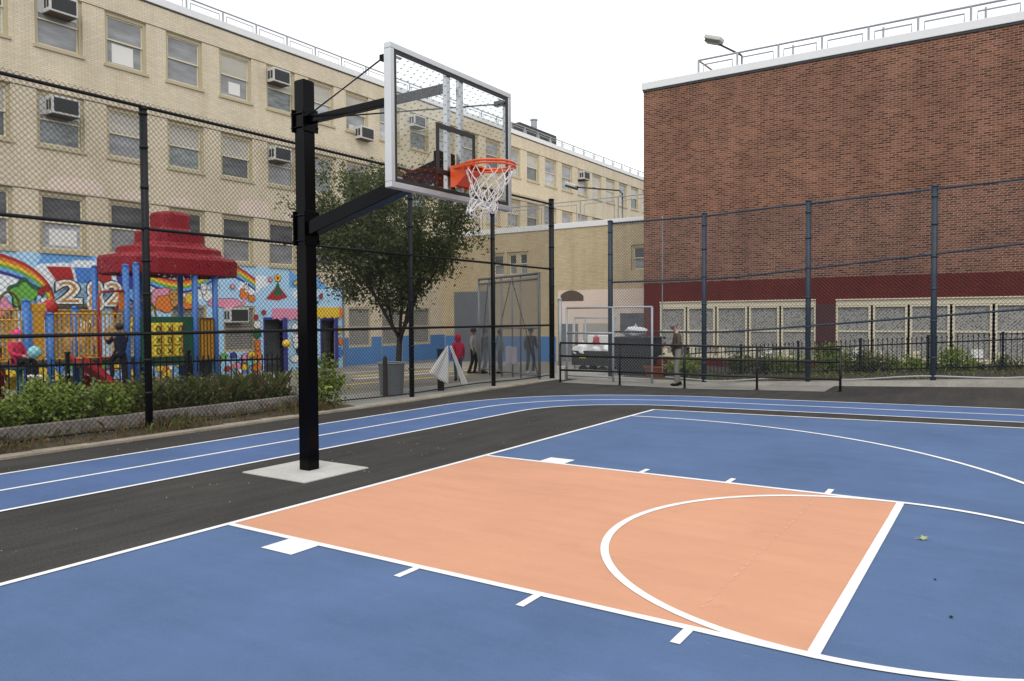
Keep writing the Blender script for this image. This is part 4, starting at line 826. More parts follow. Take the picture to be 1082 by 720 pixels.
shrub('sapling',(-5.75,6.35,0),'tall leafy weed growing at the foot of the fence right of the hoop post','weed',60,(.30,.42),1.05,900,.06,M['leaf_green'],12)
def tufts(name,label,seed,spots,n,hmin,hmax,mats,kind='stuff'):
    rn=random.Random(seed); mb=MB()
    for i in range(n):
        x,y,z=spots(rn); k=rn.choice([0,0,1,2]) if len(mats)>2 else rn.randrange(len(mats))
        if rn.random()<.6:
            h=rn.uniform(hmin,hmax); a=rn.uniform(0,6.28); l=V((math.cos(a),math.sin(a),0))*h*rn.uniform(.2,.8); s_=V((-math.sin(a),math.cos(a),0))*.006
            mb.add([(x-s_.x,y-s_.y,z),(x+s_.x,y+s_.y,z),(x+l.x*.5+s_.x,y+l.y*.5+s_.y,z+h*.8),(x+l.x,y+l.y,z+h)],[(0,1,2,3)],k)
        else:
            leaf_quad(mb,(x,y,z+rn.uniform(0,hmax*.6)),rn.uniform(.025,.05),rn,mi=k)
    o=mb.build(name,mats,fix=False); tag(o,label,'weeds',None,kind); return o
def spot1(rn):
    while True:
        y=rn.uniform(-2.5,6.4); x=rn.uniform(-5.92,-5.02)
        if rn.random()<.25+.75*max(0,math.sin(y*2.3+x)): return x,y,.03
tufts('weeds','dry straw coloured weeds and grass along the foot of the left fence',70,spot1,2100,.04,.20,[M['leaf_dry'],M['leaf_dk'],M['leaf_brown']])
tufts('weeds','tall dry grass standing among the shrubs at the right half of the planter',72,lambda rn:(rn.uniform(-6.95,-6.2),rn.uniform(2.9,6.1),.19),520,.15,.60,[M['leaf_dry'],M['leaf_dk'],M['leaf_dry']])
tufts('weeds','scattered low weeds in the bed behind the right fence',71,lambda rn:(lambda x,y:(x,y,bz(x)-.03))(rn.uniform(-2.2,9),rn.uniform(15.3,18.2)),2600,.04,.16,[M['leaf_dry'],M['leaf_dk'],M['leaf_green']])
sg2='shrubs in front of the red building'
for i,(x,y,rx,h,n,mt,lb) in enumerate([(-2.3,16.6,.45,.62,1300,'leaf_green','bright green shrub left of the man in the cap, beside the orange tub'),(-1.2,19.2,.7,.62,1300,'leaf_dk','dark green shrub directly behind the man in the cap'),(-.1,19.3,.6,.55,1000,'leaf_green','light green shrub behind the middle of the handrail'),
  (.95,19.2,.75,.9,1900,'leaf_green','tallest green shrub, behind the right end of the handrail'),(2.0,19.3,.7,.75,1500,'leaf_dk','deep green shrub behind the iron fence just right of the handrail'),(3.0,19.3,.5,.5,800,'leaf_green','small pale shrub behind the iron fence, left of the right fence post'),(4.05,19.2,.6,.72,1400,'leaf_green','green shrub behind the right fence post below the cream windows'),(5.1,19.4,.6,.5,900,'leaf_dk','low shrub near the right edge of the photo behind the iron fence')]):
    shrub('shrub',(x,y,.08+.02*max(0,x)),lb,'shrub',80+i,(rx,.5),h,n,.055,M[mt],20,sg2)
# ------------------------------------------------------------------ playground structure
PX0=-12.0; gy=gz(-12,6); pl=thing('play_structure','colourful playground climber with blue posts, yellow panels and red roof','play structure',(PX0,0,gy))
def pz(z): return z-gy
DZ=.80
def ppost(x,y,z): mb=MB(); mb.cyl((x,y),.075,-.1,pz(z),14); mb.tube([(x,y,pz(z)),(x,y,pz(z)+.02),(x,y,pz(z)+.05)],[.085,.085,.03],14); mb.build('post',M['pl_blue'],pl,smooth=True)
for x,y,z in ((0,3.85,2.12),(0,4.32,1.84),(-1.1,3.2,2.1),(-1.1,4.5,2.1),(0,6.03,2.98),(0,6.28,3.04),(-1.5,6.1,3.02),(-1.5,7.25,3.05),(0,7.83,3.15),(-.05,8.45,3.08),(-1.5,8.4,3.1),(-1.1,5.4,2.0)): ppost(x,y,z)
mb=MB(); mb.box((-1.3,2.6,pz(DZ)-.10),(-.0,6.2,pz(DZ))); mb.box((-1.6,6.2,pz(DZ)-.12),(-.02,8.5,pz(DZ)-.02)); mb.build('deck',M['pl_deck'],pl,bevel=.01)
def bars(name,x,y0,y1,z0,z1,mat,pitch=.10):
    mb=MB()
    for z in (z0,z1): mb.tube([(x,y0,pz(z)),(x,y1,pz(z))],.022,8)
    n=int((y1-y0)/pitch)
    for i in range(n+1): y=y0+(y1-y0)*i/n; mb.tube([(x,y,pz(z0)),(x,y,pz(z1))],.016,6)
    mb.build(name,mat,pl)
bars('railing_panel',0,2.5,3.75,.86,1.72,M['pl_yel'],.085); bars('railing_panel',0,4.42,5.92,.86,1.86,M['pl_yel'],.10); bars('railing_panel',-1.25,2.7,6.1,.86,1.95,M['pl_yel'],.075)
mb=MB(); mb.box((-.02,3.98,pz(.85)),(.02,4.2,pz(2.0))); mb.box((-.03,3.95,pz(1.9)),(.03,4.24,pz(2.08))); mb.build('end_panel',M['pl_yel'],pl,bevel=.01)
mb=MB()
for yy_ in (4.7,5.0,5.3,5.6): mb.ell((-.02,yy_,pz(1.35)),(.015,.11,.22),12,8)
mb.build('cut_out_shapes',plain('white_orange_panel_shapes',(.6,.42,.25),.6,var=.4,scale=14),pl)
mb=MB(); mb.box((-.03,6.36,pz(.58)),(.03,7.74,pz(1.79))); gp_=mb.build('game_panel',M['pl_green'],pl,bevel=.012)
mb=MB(); mb.box((.031,6.56,pz(.80)),(.05,7.46,pz(1.64))); 
yl=mb.build('game_frame',M['pl_ylt'],gp_,bevel=.01); mb=MB(); mk=MB(); rr=random.Random(9)
for i in range(3):
    for j in range(3):
        y=6.72+.29*i; z=pz(.95)+.27*j; mb.tube([(.052,y,z-.11),(.052,y,z+.11)],.115,10)
        if (i+j)%2: mk.tube([(.17,y-.05,z-.06),(.17,y+.05,z+.06)],.012,5); mk.tube([(.17,y-.05,z+.06),(.17,y+.05,z-.06)],.012,5)
        else: mk.tube([(.17,y+.05*math.cos(t),z+.07*math.sin(t)) for t in [6.283*q/12 for q in range(12)]],.012,5,closed=True)
mb.build('game_drum',M['pl_ylt'],gp_,smooth=False); mk.build('drum_marks',M['ironblk'],gp_)
mb=MB()
for i in (0,1,2,3): mb.box((.05,6.565+.29*i,pz(.81)),(.06,6.585+.29*i,pz(1.63)))
mb.build('game_bars',M['pl_dred'],gp_)
mb=MB(); mb.box((-.02,7.93,pz(.66)),(.02,8.36,pz(1.76)))
mb.build('end_panel',M['pl_yel'],pl,bevel=.01); bars('railing_panel',.03,7.95,8.34,.68,1.74,plain('brown_panel_slots',(.10,.04,.01),.6),.09)
mb=MB(); mb.box((-.7,7.95,pz(.22)),(-.1,8.38,pz(.62))); mb.build('storage_box',M['pl_deck'],pl)
mb=MB(); mb.tube([(0.05,5.35,pz(-.1)),(.05,5.35,pz(2.25)),(.05,5.42,pz(2.36)),(.05,5.95,pz(2.40))],.028,8); mb.tube([(0.4,5.2,pz(-.1)),(.4,5.2,pz(1.6)),(.05,5.33,pz(1.9))],.022,8)
for i in range(4): mb.tube([(.4-.08*i,5.2+.02*i,pz(.1+.25*i)),(.4-.08*i,5.75,pz(.1+.25*i))],.02,8)
mb.build('ladder',M['pl_dred'],pl,smooth=True)
mb=MB(); mb.box((-.03,5.86,pz(1.95)),(.03,5.98,pz(2.42))); mb.build('end_panel',plain('orange_play_panel',(.6,.16,.02),.5),pl)
for y,c in ((6.85,'pl_dred'),(7.35,'pl_yel')):
    mb=MB(); mb.tube([(-1.45,y+.30*math.cos(t),pz(1.75)+.52*math.sin(t)) for t in [math.pi*i/12 for i in range(13)]],.03,8); mb.build('arch',M[c],pl,smooth=True)
mb=MB(); mb.tube([(-1.0,3.95+.22*math.cos(t),pz(1.95)+.4*math.sin(t)) for t in [math.pi*i/12 for i in range(13)]],.03,8); mb.build('arch',plain('olive_play_arch',(.12,.10,.02),.5),pl,smooth=True)
mb=MB()
prof=[(4.55,.80),(4.75,.70),(5.0,.48),(5.25,.24),(5.42,.14),(5.6,.10)]
vs_=[];n_=len(prof)
for (y,z) in prof: vs_+=[(.95,y-.05,pz(z+.16)),(.90,y,pz(z)),(.48,y,pz(z)),(.43,y-.05,pz(z+.16)),(.43,y,pz(z-.06)),(.95,y,pz(z-.06))]
mb.add(vs_,[tuple(6*i+a for a in (0,1))+tuple(6*(i+1)+a for a in (1,0)) for i in range(n_-1)]+[(6*i+1,6*i+2,6*i+8,6*i+7) for i in range(n_-1)]+[(6*i+2,6*i+3,6*i+9,6*i+8) for i in range(n_-1)]+[(6*i+3,6*i+4,6*i+10,6*i+9) for i in range(n_-1)]+[(6*i+4,6*i+5,6*i+11,6*i+10) for i in range(n_-1)]+[(6*i+5,6*i,6*i+6,6*i+11) for i in range(n_-1)])
sl_=mb.build('slide',M['pl_red'],pl,smooth=False)
mb=MB(); mb.box((.0,4.42,pz(.74)),(1.0,4.62,pz(.80))); mb.tube([(.94,4.5,-.1),(.94,4.5,pz(.76))],.04,8); mb.build('slide_landing',M['pl_deck'],pl)
mb=MB(); mb.tube([(.35,3.54,-.1),(.35,3.54,pz(.72))],.06,10); mb.tube([(.35,3.54,pz(.68)),(.35,3.54,pz(.72)),(.35,3.54,pz(.78)),(.35,3.54,pz(.80))],[.05,.26,.28,.2],16); mb.build('pod_step',M['pl_teal'],pl,smooth=True)
for y,z,c in ((5.35,.25,'yellow'),(5.75,.22,'red'),(4.15,.3,'yellow'),(5.1,.15,'orange')):
    mb=MB(); mb.ell((-1.35,y,pz(z)),(.03,.17,.16),14,8); mb.build('painted_disc',P[c],pl,smooth=True)
for x,y,z,c in ((-1.1,4.85,2.0,'red'),(-1.1,4.62,1.92,'pink')):
    mb=MB(); mb.ell((x,y,pz(z)),(.16,.17,.2),12,8); mb.build('bubble_panel',P[c],pl,smooth=True)
# stepped perforated red roof
def hip(mb,cx,cy,pr,close=True):
    """rings of (half x, half y, z, corner rounding)"""
    vs_=[]; N=24
    for hx_,hy_,z,e in pr:
        for i in range(N):
            t=6.2832*i/N; c,s=math.cos(t),math.sin(t); k=(abs(c)**e+abs(s)**e)**(-1/e); vs_.append((cx+hx_*c*k,cy+hy_*s*k,pz(z)))
    fs_=[(i*N+j,i*N+(j+1)%N,(i+1)*N+(j+1)%N,(i+1)*N+j) for i in range(len(pr)-1) for j in range(N)]+[tuple((len(pr)-1)*N+j for j in range(N))]
    mb.add(vs_,fs_)
mb=MB(); hip(mb,-.85,7.72,[(.93,1.60,2.84,4),(.96,1.66,2.87,4),(.97,1.67,3.24,4),(.94,1.61,3.31,4),(.80,1.30,3.36,4),(.78,1.24,3.40,4),(.78,1.23,3.52,4),(.74,1.15,3.57,4),(.60,.86,3.62,4),(.58,.80,3.68,4),(.58,.79,3.92,4),(.55,.72,3.98,4),(.40,.46,4.01,4),(.38,.42,4.06,4),(.39,.43,4.40,4),(.36,.39,4.46,4),(.26,.28,4.49,4)]); mb.build('roof',M['pl_roof'],pl,fix=True)
mb=MB(); mb.box((-1.6,6.25,pz(2.93)),(-.1,6.35,pz(3.0))); mb.box((-1.6,8.5,pz(2.93)),(-.1,8.6,pz(3.0))); mb.box((-.1,6.35,pz(2.93)),(0,8.5,pz(3.0))); mb.box((-1.6,6.35,pz(2.93)),(-1.5,8.5,pz(3.0))); mb.build('roof_beam',M['pl_dred'],pl)
# ------------------------------------------------------------------ alley things
t=thing('dumpster','black lidded dumpster behind the gate left of the man in the cap','dumpster',(-3.9,16.9,-.2),math.radians(8))
mb=MB(); vs_=[]
for z,k in ((.18,.82),(.80,1.0)): vs_+=[(-.55*k,-.45*k,z),(.55*k,-.45*k,z),(.55*k,.45*k,z),(-.55*k,.45*k,z)]
mb.add(vs_,[(0,3,2,1),(4,5,6,7),(0,1,5,4),(1,2,6,5),(2,3,7,6),(3,0,4,7)]); mb.build('body',M['dkbin'],t,bevel=.03)
mb=MB(); mb.box((-.66,-.55,.78),(.72,.55,.84)); mb.box((-.62,-.50,.84),(.68,.5,1.26)); mb.box((-.67,-.56,1.26),(.74,.56,1.33)); mb.build('upper_box',M['dkplastic'],t,bevel=.02)
mb=MB(); mb.box((-.64,-.53,.90),(-.2,-.50,.98)); mb.box((.15,-.53,.9),(.6,-.50,.98)); mb.build('grab_rail',M['dkbin'],t)
for x in (-.36,.36):
    for y in (-.28,.28): mb=MB(); mb.tube([(x,y-.03,.09),(x,y+.03,.09)],.09,12); mb.build('wheel',M['ironblk'],t)
def bag(label,loc,rad,seed,mat,name='trash_bag'):
    rn=random.Random(seed); mb=MB(); mb.ell((0,0,rad[2]*.8),rad,18,12); 
    for i,p in enumerate(mb.v): n_=1+.16*math.sin(p[0]*17+seed+p[2]*9)+.12*math.sin(p[1]*21+p[2]*23+seed)+.07*math.sin(p[0]*41-p[2]*37)+rn.uniform(-.03,.03); mb.v[i]=(p[0]*n_,p[1]*n_,max(0,p[2]*(.9+.1*n_)))
    mb.tube([(0,0,rad[2]*1.7),(.02,.01,rad[2]*1.9),(.05,.02,rad[2]*2.05)],[.05,.03,.07],8); return tag(mb.build(name,mat,smooth=True,loc=loc),label,'bag')
bag('white trash bag lying on top of the black dumpster','l' and (-3.95,16.9,1.13),(.34,.26,.17),1,M['white'])
bag('small pale bag tucked against the left end of the dumpster top',(-4.70,17.0,.72),(.14,.18,.22),4,M['white'])
t=thing('refuse_cart','low dark refuse cart with a yellow sticker piled with white bags','cart',(-6.1,18.6,-.16)); mb=MB(); mb.box((-.72,-.4,.30),(.72,.4,.36)); mb.box((-.72,-.4,.36),(.72,-.36,.78)); mb.box((-.72,.36,.36),(.72,.4,.78)); mb.box((-.72,-.36,.36),(-.68,.36,.78)); mb.box((.68,-.36,.36),(.72,.36,.78)); mb.build('tub',M['dkbin'],t,bevel=.02)
mb=MB(); mb.box((-.42,-.408,.54),(-.18,-.401,.62)); mb.build('sticker',P['yellow'],t)
for x in (-.3,.42): mb=MB(); mb.tube([(x,-.42,.15),(x,-.34,.15)],.15,14); mb.tube([(x,.34,.15),(x,.42,.15)],.15,14); mb.tube([(x,-.34,.15),(x,.34,.15)],.02,8); mb.build('wheel',M['ironblk'],t)
mb=MB(); mb.box((-.8,-.46,.13),(.75,-.44,.17)); mb.box((-.8,.44,.13),(.75,.46,.17)); mb.build('frame_rail',M['galv'],t)
for i,(x,y,z,r_,lb) in enumerate([(-6.55,18.45,.42,(.30,.26,.24),'big white trash bag at the left end of the refuse cart'),(-6.05,18.45,.46,(.22,.2,.17),'smaller grey white bag in the middle of the refuse cart'),(-5.62,18.5,.42,(.2,.22,.22),'white bag at the right end of the refuse cart')]): bag(lb,(x,y,z),r_,10+i,M['white'])
mb=MB(); mb.obox((-6.0,18.86,.86),(1.05,.12,.52),0,0,Matrix.Rotation(.12,3,'X')); tag(mb.build('white_board',M['paper'],bevel=.01),'large white cardboard sheet standing behind the bags on the cart','board')
t=thing('red_bag','small crumpled red bag lying on the white board and bags','bag',(-6.05,18.5,.80)); mb=MB(); mb.ell((0,0,.14),(.13,.1,.15),10,8); 
for i,p in enumerate(mb.v): mb.v[i]=(p[0]*(1+.3*math.sin(p[2]*30)),p[1],p[2])
mb.build('cloth',plain('red_cloth',(.35,.04,.06),.8),t,smooth=True); mb=MB(); mb.tube([(-.05,0,.26),(-.03,0,.34),(.03,0,.34),(.05,0,.26)],.012,6); mb.build('handle',plain('dark_red_strap',(.15,.02,.03),.8),t)
t=thing('planter_tub','orange clay coloured round planter tub beside the black dumpster','planter',(-3.15,16.6,-.10)); mb=MB(); mb.tube([(0,0,0),(0,0,.04),(0,0,.34),(0,0,.36),(0,0,.42),(0,0,.42),(0,0,.36)],[.26,.27,.34,.37,.37,.32,.31],20); mb.build('pot',plain('terracotta_orange',(.34,.085,.02),.7,var=.25),t,smooth=False); mb=MB(); mb.tube([(0,0,.34),(0,0,.365)],.31,20); mb.build('soil',M['soil'],t)
t=thing('trash_can','grey metal trash can standing in front of the tree trunk','trash can',(-6.42,9.05,-.02)); mb=MB(); mb.tube([(0,0,0),(0,0,.70),(0,0,.72),(0,0,.72),(0,0,.2)],[.26,.30,.32,.28,.24],18); mb.build('body',M['grey'],t,smooth=False); mb=MB(); mb.tube([(.31*math.cos(a),.31*math.sin(a),.72) for a in [6.283*i/20 for i in range(20)]],.018,6,closed=True); mb.build('rim',M['galv'],t,smooth=True)
t=thing('bollard','short dark wooden stub post beside the grey trash can','post',(-6.15,8.55,-.02)); mb=MB(); mb.tube([(0,0,-.05),(0,0,.82),(0,0,.90)],[.055,.05,.03],8); mb.build('stub',plain('dark_weathered_wood',(.035,.028,.022),.9,var=.3),t)
t=thing('bollard','black square stub post with a white cloth tied to it','post',(-5.95,10.25,-.05)); mb=MB(); mb.box((-.06,-.06,-.05),(.06,.06,1.0)); mb.box((-.07,-.07,1.0),(.07,.07,1.03)); mb.build('stub',M['dkbin'],t,bevel=.01)
def cloth(label,loc,poly,depth,mat,rz,cat,name,th=.012,seed=2):
    """hanging sheet with folds; poly is a function u,v->(x,z)"""
    mb=MB(); nu,nv=12,14; F=[];B=[]
    for j in range(nv+1):
        for i in range(nu+1):
            u_,v_=i/nu,j/nv; x,z=poly(u_,v_); y=depth*math.sin(u_*9+seed+v_*1.5)*(.2+.8*v_); F.append((x,y,z)); B.append((x,y+th,z))
    N=(nu+1)*(nv+1); fs_=[]
    for j in range(nv):
        for i in range(nu): a=j*(nu+1)+i; q=(a,a+1,a+nu+2,a+nu+1); fs_+=[q,tuple(N+k for k in reversed(q))]
    for i in range(nu): fs_+=[(i,N+i,N+i+1,i+1),(nv*(nu+1)+i,nv*(nu+1)+i+1,N+nv*(nu+1)+i+1,N+nv*(nu+1)+i)]
    for j in range(nv): a=j*(nu+1); b=a+nu; fs_+=[(a,a+nu+1,N+a+nu+1,N+a),(b,N+b,N+b+nu+1,b+nu+1)]
    mb.add(F+B,fs_); o=mb.build(name,mat,smooth=True,loc=loc); o.rotation_euler=(0,0,rz); return tag(o,label,cat)
CL=plain('off_white_cloth',(.74,.74,.72),.9,var=.08)
cloth('white triangular cloth hanging on the fence with its corner pulled to the left',(-5.62,10.20,0),lambda u,v:(-.08+(u-1)*.72*v*(1-.35*max(0,v-.75)*u),1.08-.62*v-.32*v*u),.03,CL,math.radians(90),'cloth','hanging_cloth')
cloth('narrow white cloth strip hanging to the ground right of the triangular cloth',(-5.62,10.20,0),lambda u,v:(.02+.58*v+(u-.5)*(.10+.16*v),1.06-.98*v),.03,CL,math.radians(90),'cloth','hanging_cloth',seed=5)
cloth('pale lilac square cloth hanging on the chain link fence among the children',(-5.62,12.55,0),lambda u,v:(u*.52,.95-.46*v+.02*math.sin(u*6)),.02,plain('pale_lilac_cloth',(.45,.43,.48),.9),math.radians(90),'cloth','hanging_cloth',seed=8)
# little things on the court
def small_leaf(loc,rz,label,mat,s=.045):
    mb=MB(); pts=[]
    for k in range(5):
        a=6.283*k/5; pts+=[(math.cos(a)*s,math.sin(a)*s),(math.cos(a+.63)*s*.45,math.sin(a+.63)*s*.45)]
    mb.add([(x,y,.012+.012*math.sin(7*x/s)) for x,y in pts]+[(0,0,.006)],[(i,(i+1)%10,10) for i in range(10)]); mb.tube([(0,0,.008),(-s*1.3,.01,.006)],.002,5); o=mb.build('fallen_leaf',mat,loc=loc,fix=False); o.rotation_euler=(0,0,rz); return tag(o,label,'leaf')
small_leaf((4.898,2.582,gz(4.9,2.58)+.006),.6,'yellow green leaf lying on the blue court right of the key',plain('yellow_green_leaf',(.40,.42,.16),.7))
for i,(x,y,lb,s) in enumerate([(5.055,1.624,'tiny dark pebble on the blue court near the free throw line',.008),(5.184,.978,'dark pebble on the blue court inside the free throw circle',.010)]):
    mb=MB(); mb.ell((0,0,s*.6),(s,s*.8,s*.7),8,6); tag(mb.build('pebble',M['dkbin'],smooth=True,loc=(x,y,gz(x,y)+.006)),lb,'pebble')
mb=MB(); rr=random.Random(2)
for i in range(90):
    x,y=rr.uniform(-5.0,-3.95) if i%2 else rr.uniform(-1.9,-.2),rr.uniform(-1.5,9)
    if -1.72<x<-.62 and 1.4<y<2.45: continue
    s=rr.uniform(.004,.010); mb.ell((x,y,gz(x,y)+s*.5),(s,s*.8,s*.6),5,4)
tag(mb.build('grit',M['kerbc']),'loose pale grit scattered on the asphalt','grit',None,'stuff')
# ------------------------------------------------------------------ people
def skin(name,verts,edges,mat,parent,root,sub=1,extra=None):
    """one continuous surface grown round a skeleton: verts {key:((x,y,z),rx,ry)}"""
    ks=list(verts); me=bpy.data.meshes.new(name+'_skeleton'); me.from_pydata([verts[k][0] for k in ks],[(ks.index(a),ks.index(b)) for a,b in edges],[]); o=bpy.data.objects.new(name,me); C.objects.link(o)
    m=o.modifiers.new('skin','SKIN'); m.use_smooth_shade=True; o.modifiers.new('sub','SUBSURF').levels=sub; o.modifiers['sub'].render_levels=sub
    for i,k in enumerate(ks):
        d=me.skin_vertices[0].data[i]; d.radius=(verts[k][1],verts[k][2]); d.use_root=(k==root)
    dg=bpy.context.evaluated_depsgraph_get(); dg.update(); m2=bpy.data.meshes.new_from_object(o.evaluated_get(dg)); bpy.data.objects.remove(o); bpy.data.meshes.remove(me); m2.name=name; m2.materials.clear(); m2.materials.append(mat)
    if extra:
        bm=bmesh.new(); bm.from_mesh(m2)
        for c,rad in extra:
            r_=bmesh.ops.create_icosphere(bm,subdivisions=2,radius=1); bmesh.ops.scale(bm,vec=rad,verts=r_['verts']); bmesh.ops.translate(bm,vec=c,verts=r_['verts'])
        bm.to_mesh(m2); bm.free(); m2.polygons.foreach_set('use_smooth',[True]*len(m2.polygons))
    return link(name,m2,parent)
STAND=dict(pelvis=(0,0,.95),waist=(0,0,1.08),chest=(0,0,1.30),neck=(.01,0,1.47),head=(.03,0,1.63),shL=(0,.17,1.41),elL=(-.02,.24,1.14),wrL=(.06,.25,.90),shR=(0,-.17,1.41),elR=(-.02,-.24,1.14),wrR=(.06,-.25,.90),
 hipL=(0,.09,.90),knL=(.02,.10,.50),anL=(-.02,.10,.08),hipR=(0,-.09,.90),knR=(.02,-.10,.50),anR=(-.02,-.10,.08))
def person(label,loc,rz,height,pose,top,bottom,shoe,skinm,hairm,hat=None,child=False,hair_long=False,look=0,tilt=0):
    J={k:V(v) for k,v in STAND.items()}
    for k,v in pose.items(): J[k]=V(v)
    t=thing('person',label,'person',loc,rz); t.scale=(height/1.75,)*3; hs=1.18 if child else 1.0
    h=J['head']; fw=V((math.cos(look)*math.cos(tilt),math.sin(look)*math.cos(tilt),math.sin(tilt))); sd=V((-math.sin(look),math.cos(look),0)); up=fw.cross(sd)
    vv={}; ee=[]
    def v(k,p,a,b=None): vv[k]=(tuple(p),a,b if b else a)
    v('pelvis',J['pelvis'],.12,.10); v('waist',J['waist'],.115,.09); v('chest',J['chest'],.135,.10); v('neckb',J['neck']-V((0,0,.03)),.058); v('neckt',J['neck']*.45+h*.55-fw*.02,.05); v('head1',h-up*.03*hs+fw*.015,.072*hs,.066*hs); v('head2',h+up*.03*hs,.086*hs,.078*hs); v('head3',h+up*.085*hs,.062*hs)
    ee+=[('pelvis','waist'),('waist','chest'),('chest','neckb'),('neckb','neckt'),('neckt','head1'),('head1','head2'),('head2','head3')]
    for s_ in 'LR':
        sg=1 if s_=='L' else -1
        v('sh'+s_,J['sh'+s_],.058); v('el'+s_,J['el'+s_],.042); v('wr'+s_,J['wr'+s_],.028); d=(J['wr'+s_]-J['el'+s_]).normalized(); side=d.cross(V((0,sg,0.2))).normalized(); pl_=J['wr'+s_]+d*.055; v('palm'+s_,pl_,.030,.020)
        ee+=[('chest','sh'+s_),('sh'+s_,'el'+s_),('el'+s_,'wr'+s_),('wr'+s_,'palm'+s_)]
        crv=V((-d.z,0,d.x)) if abs(d.y)<.9 else V((0,0,-1))
        for q,(off,L) in enumerate(((-.026,.062),(-.009,.075),(.009,.07),(.026,.055))):
            a=pl_+d*.03+side*off; v('f%d%sa'%(q,s_),a+d*L*.5,.0095); v('f%d%sb'%(q,s_),a+d*L*.85-crv*.02,.008); ee+=[('palm'+s_,'f%d%sa'%(q,s_)),('f%d%sa'%(q,s_),'f%d%sb'%(q,s_))]
        v('th%sa'%s_,J['wr'+s_]+d*.04-side*.04,.0105); v('th%sb'%s_,J['wr'+s_]+d*.075-side*.055,.009); ee+=[('wr'+s_,'th%sa'%s_),('th%sa'%s_,'th%sb'%s_)]
        v('hip'+s_,J['hip'+s_],.085); v('kn'+s_,J['kn'+s_],.055); v('an'+s_,J['an'+s_],.038); sh_=V((.13,0,-.045)); 
        v('toe'+s_,J['an'+s_]+sh_,.032); ee+=[('pelvis','hip'+s_),('hip'+s_,'kn'+s_),('kn'+s_,'an'+s_),('an'+s_,'toe'+s_)]
    ex=[(h+fw*.095*hs-up*.005*hs,(.018,.014,.020)),(h+sd*.083*hs,(.016,.010,.03)),(h-sd*.083*hs,(.016,.010,.03)),(h+fw*.075*hs-up*.055*hs,(.022,.028,.012))]
    skin('body',vv,ee,skinm,t,'pelvis',1,ex)
    mb=MB(); mb.ell(h+fw*.078*hs+up*.022*hs+sd*.032,(.010,.010,.008),8,6); mb.ell(h+fw*.078*hs+up*.022*hs-sd*.032,(.010,.010,.008),8,6); mb.build('eyes',M['ironblk'],t,smooth=True)
    cv={}; ce=[]
    def c(k,p,a,b=None): cv[k]=(tuple(p),a,b if b else a)
    c('hem',J['pelvis']-V((0,0,.16)),.165,.130); c('waist',J['waist'],.158,.125); c('chest',J['chest'],.176,.132); c('neck',J['neck']-V((0,0,.015)),.082); ce+=[('hem','waist'),('waist','chest'),('chest','neck')]
    for s_ in 'LR':
        c('sh'+s_,J['sh'+s_],.078); c('el'+s_,J['el'+s_],.060); c('wr'+s_,J['wr'+s_],.046); ce+=[('chest','sh'+s_),('sh'+s_,'el'+s_),('el'+s_,'wr'+s_)]
    skin('jacket',cv,ce,top,t,'waist',1)
    cv={}; ce=[]; c('hip',J['pelvis'],.135,.112); c('waistb',J['pelvis']+V((0,0,.16)),.128,.10); ce.append(('hip','waistb'))
    for s_ in 'LR':
        c('h'+s_,J['hip'+s_]-V((0,0,.01)),.098); c('k'+s_,J['kn'+s_],.072); c('a'+s_,J['an'+s_]-(J['kn'+s_]-J['an'+s_])*.07,.066); ce+=[('hip','h'+s_),('h'+s_,'k'+s_),('k'+s_,'a'+s_)]
    skin('trousers',cv,ce,bottom,t,'hip',1)
    for s_ in 'LR':
        mb=MB(); a=J['an'+s_]; mb.ell(a+V((.045,0,-.04)),(.135,.05,.045),12,8); mb.ell(a+V((-.02,0,-.005)),(.055,.048,.06),10,8); mb.build('shoe',shoe,t,smooth=True)
    R_=Matrix((fw,sd,up)).transposed(); mb=MB(); mb.ell(h-fw*.018+up*.045*hs,(.098*hs,.094*hs,.085*hs),14,10,0,R_)
    if hair_long: mb.ell(h-fw*.06-up*.07,(.055,.085,.15),12,8,0,R_)
    mb.build('hair',hairm,t,smooth=True)
    if hat:
        kind,hm=hat; mb=MB()
        if kind=='cap':
            mb.ell(h-fw*.01+up*.075,(.112,.106,.062),14,10,0,R_); mb.ell(h+fw*.105+up*.055,(.06,.075,.012),12,6,0,R_)
        elif kind=='hood': mb.ell(h-fw*.035+up*.02,(.118*hs,.112*hs,.128*hs),14,10,0,R_); mb.ell(h-fw*.05-up*.10,(.10,.12,.06),12,8,0,R_)
        else:
            mb.ell(h-fw*.012+up*.06*hs,(.108*hs,.104*hs,.085*hs),14,10,0,R_); mb.ell(h-fw*.012+up*.165*hs,(.035,.035,.035),10,8); mb.ell(h+sd*.09+up*.0-fw*.01,(.03,.016,.06),8,6,0,R_); mb.ell(h-sd*.09+up*.0-fw*.01,(.03,.016,.06),8,6,0,R_)
        mb.build('hat' if kind!='hood' else 'hood',hm,t,smooth=True)
    return t
def fab(n,c): return plain(n,c,.9,0,.2,var=.22,scale=14)
HB=plain('dark_hair',(.012,.009,.007),.6); HBr=plain('brown_hair',(.05,.03,.018),.6); HG=plain('grey_hair',(.16,.15,.14),.7)
mp_=dict(elL=(.02,.24,1.13),wrL=(.26,.14,1.10),elR=(.06,-.23,1.12),wrR=(.29,-.10,1.08),neck=(.03,0,1.47),head=(.085,0,1.60),chest=(-.01,0,1.30),anL=(.05,.10,.08),knL=(.06,.10,.50),anR=(-.06,-.10,.08))
man=person('man in grey cap, brown sweater and grey trousers looking down behind the handrail',(-1.50,14.03,gz(-1.5,14)+.008),math.radians(214),1.56,mp_,fab('brown_sweater',(.075,.058,.048)),fab('grey_trousers',(.20,.195,.18)),M['ironblk'],M['skin1'],HG,('cap',fab('grey_cap',(.16,.165,.165))),look=0,tilt=-.55)
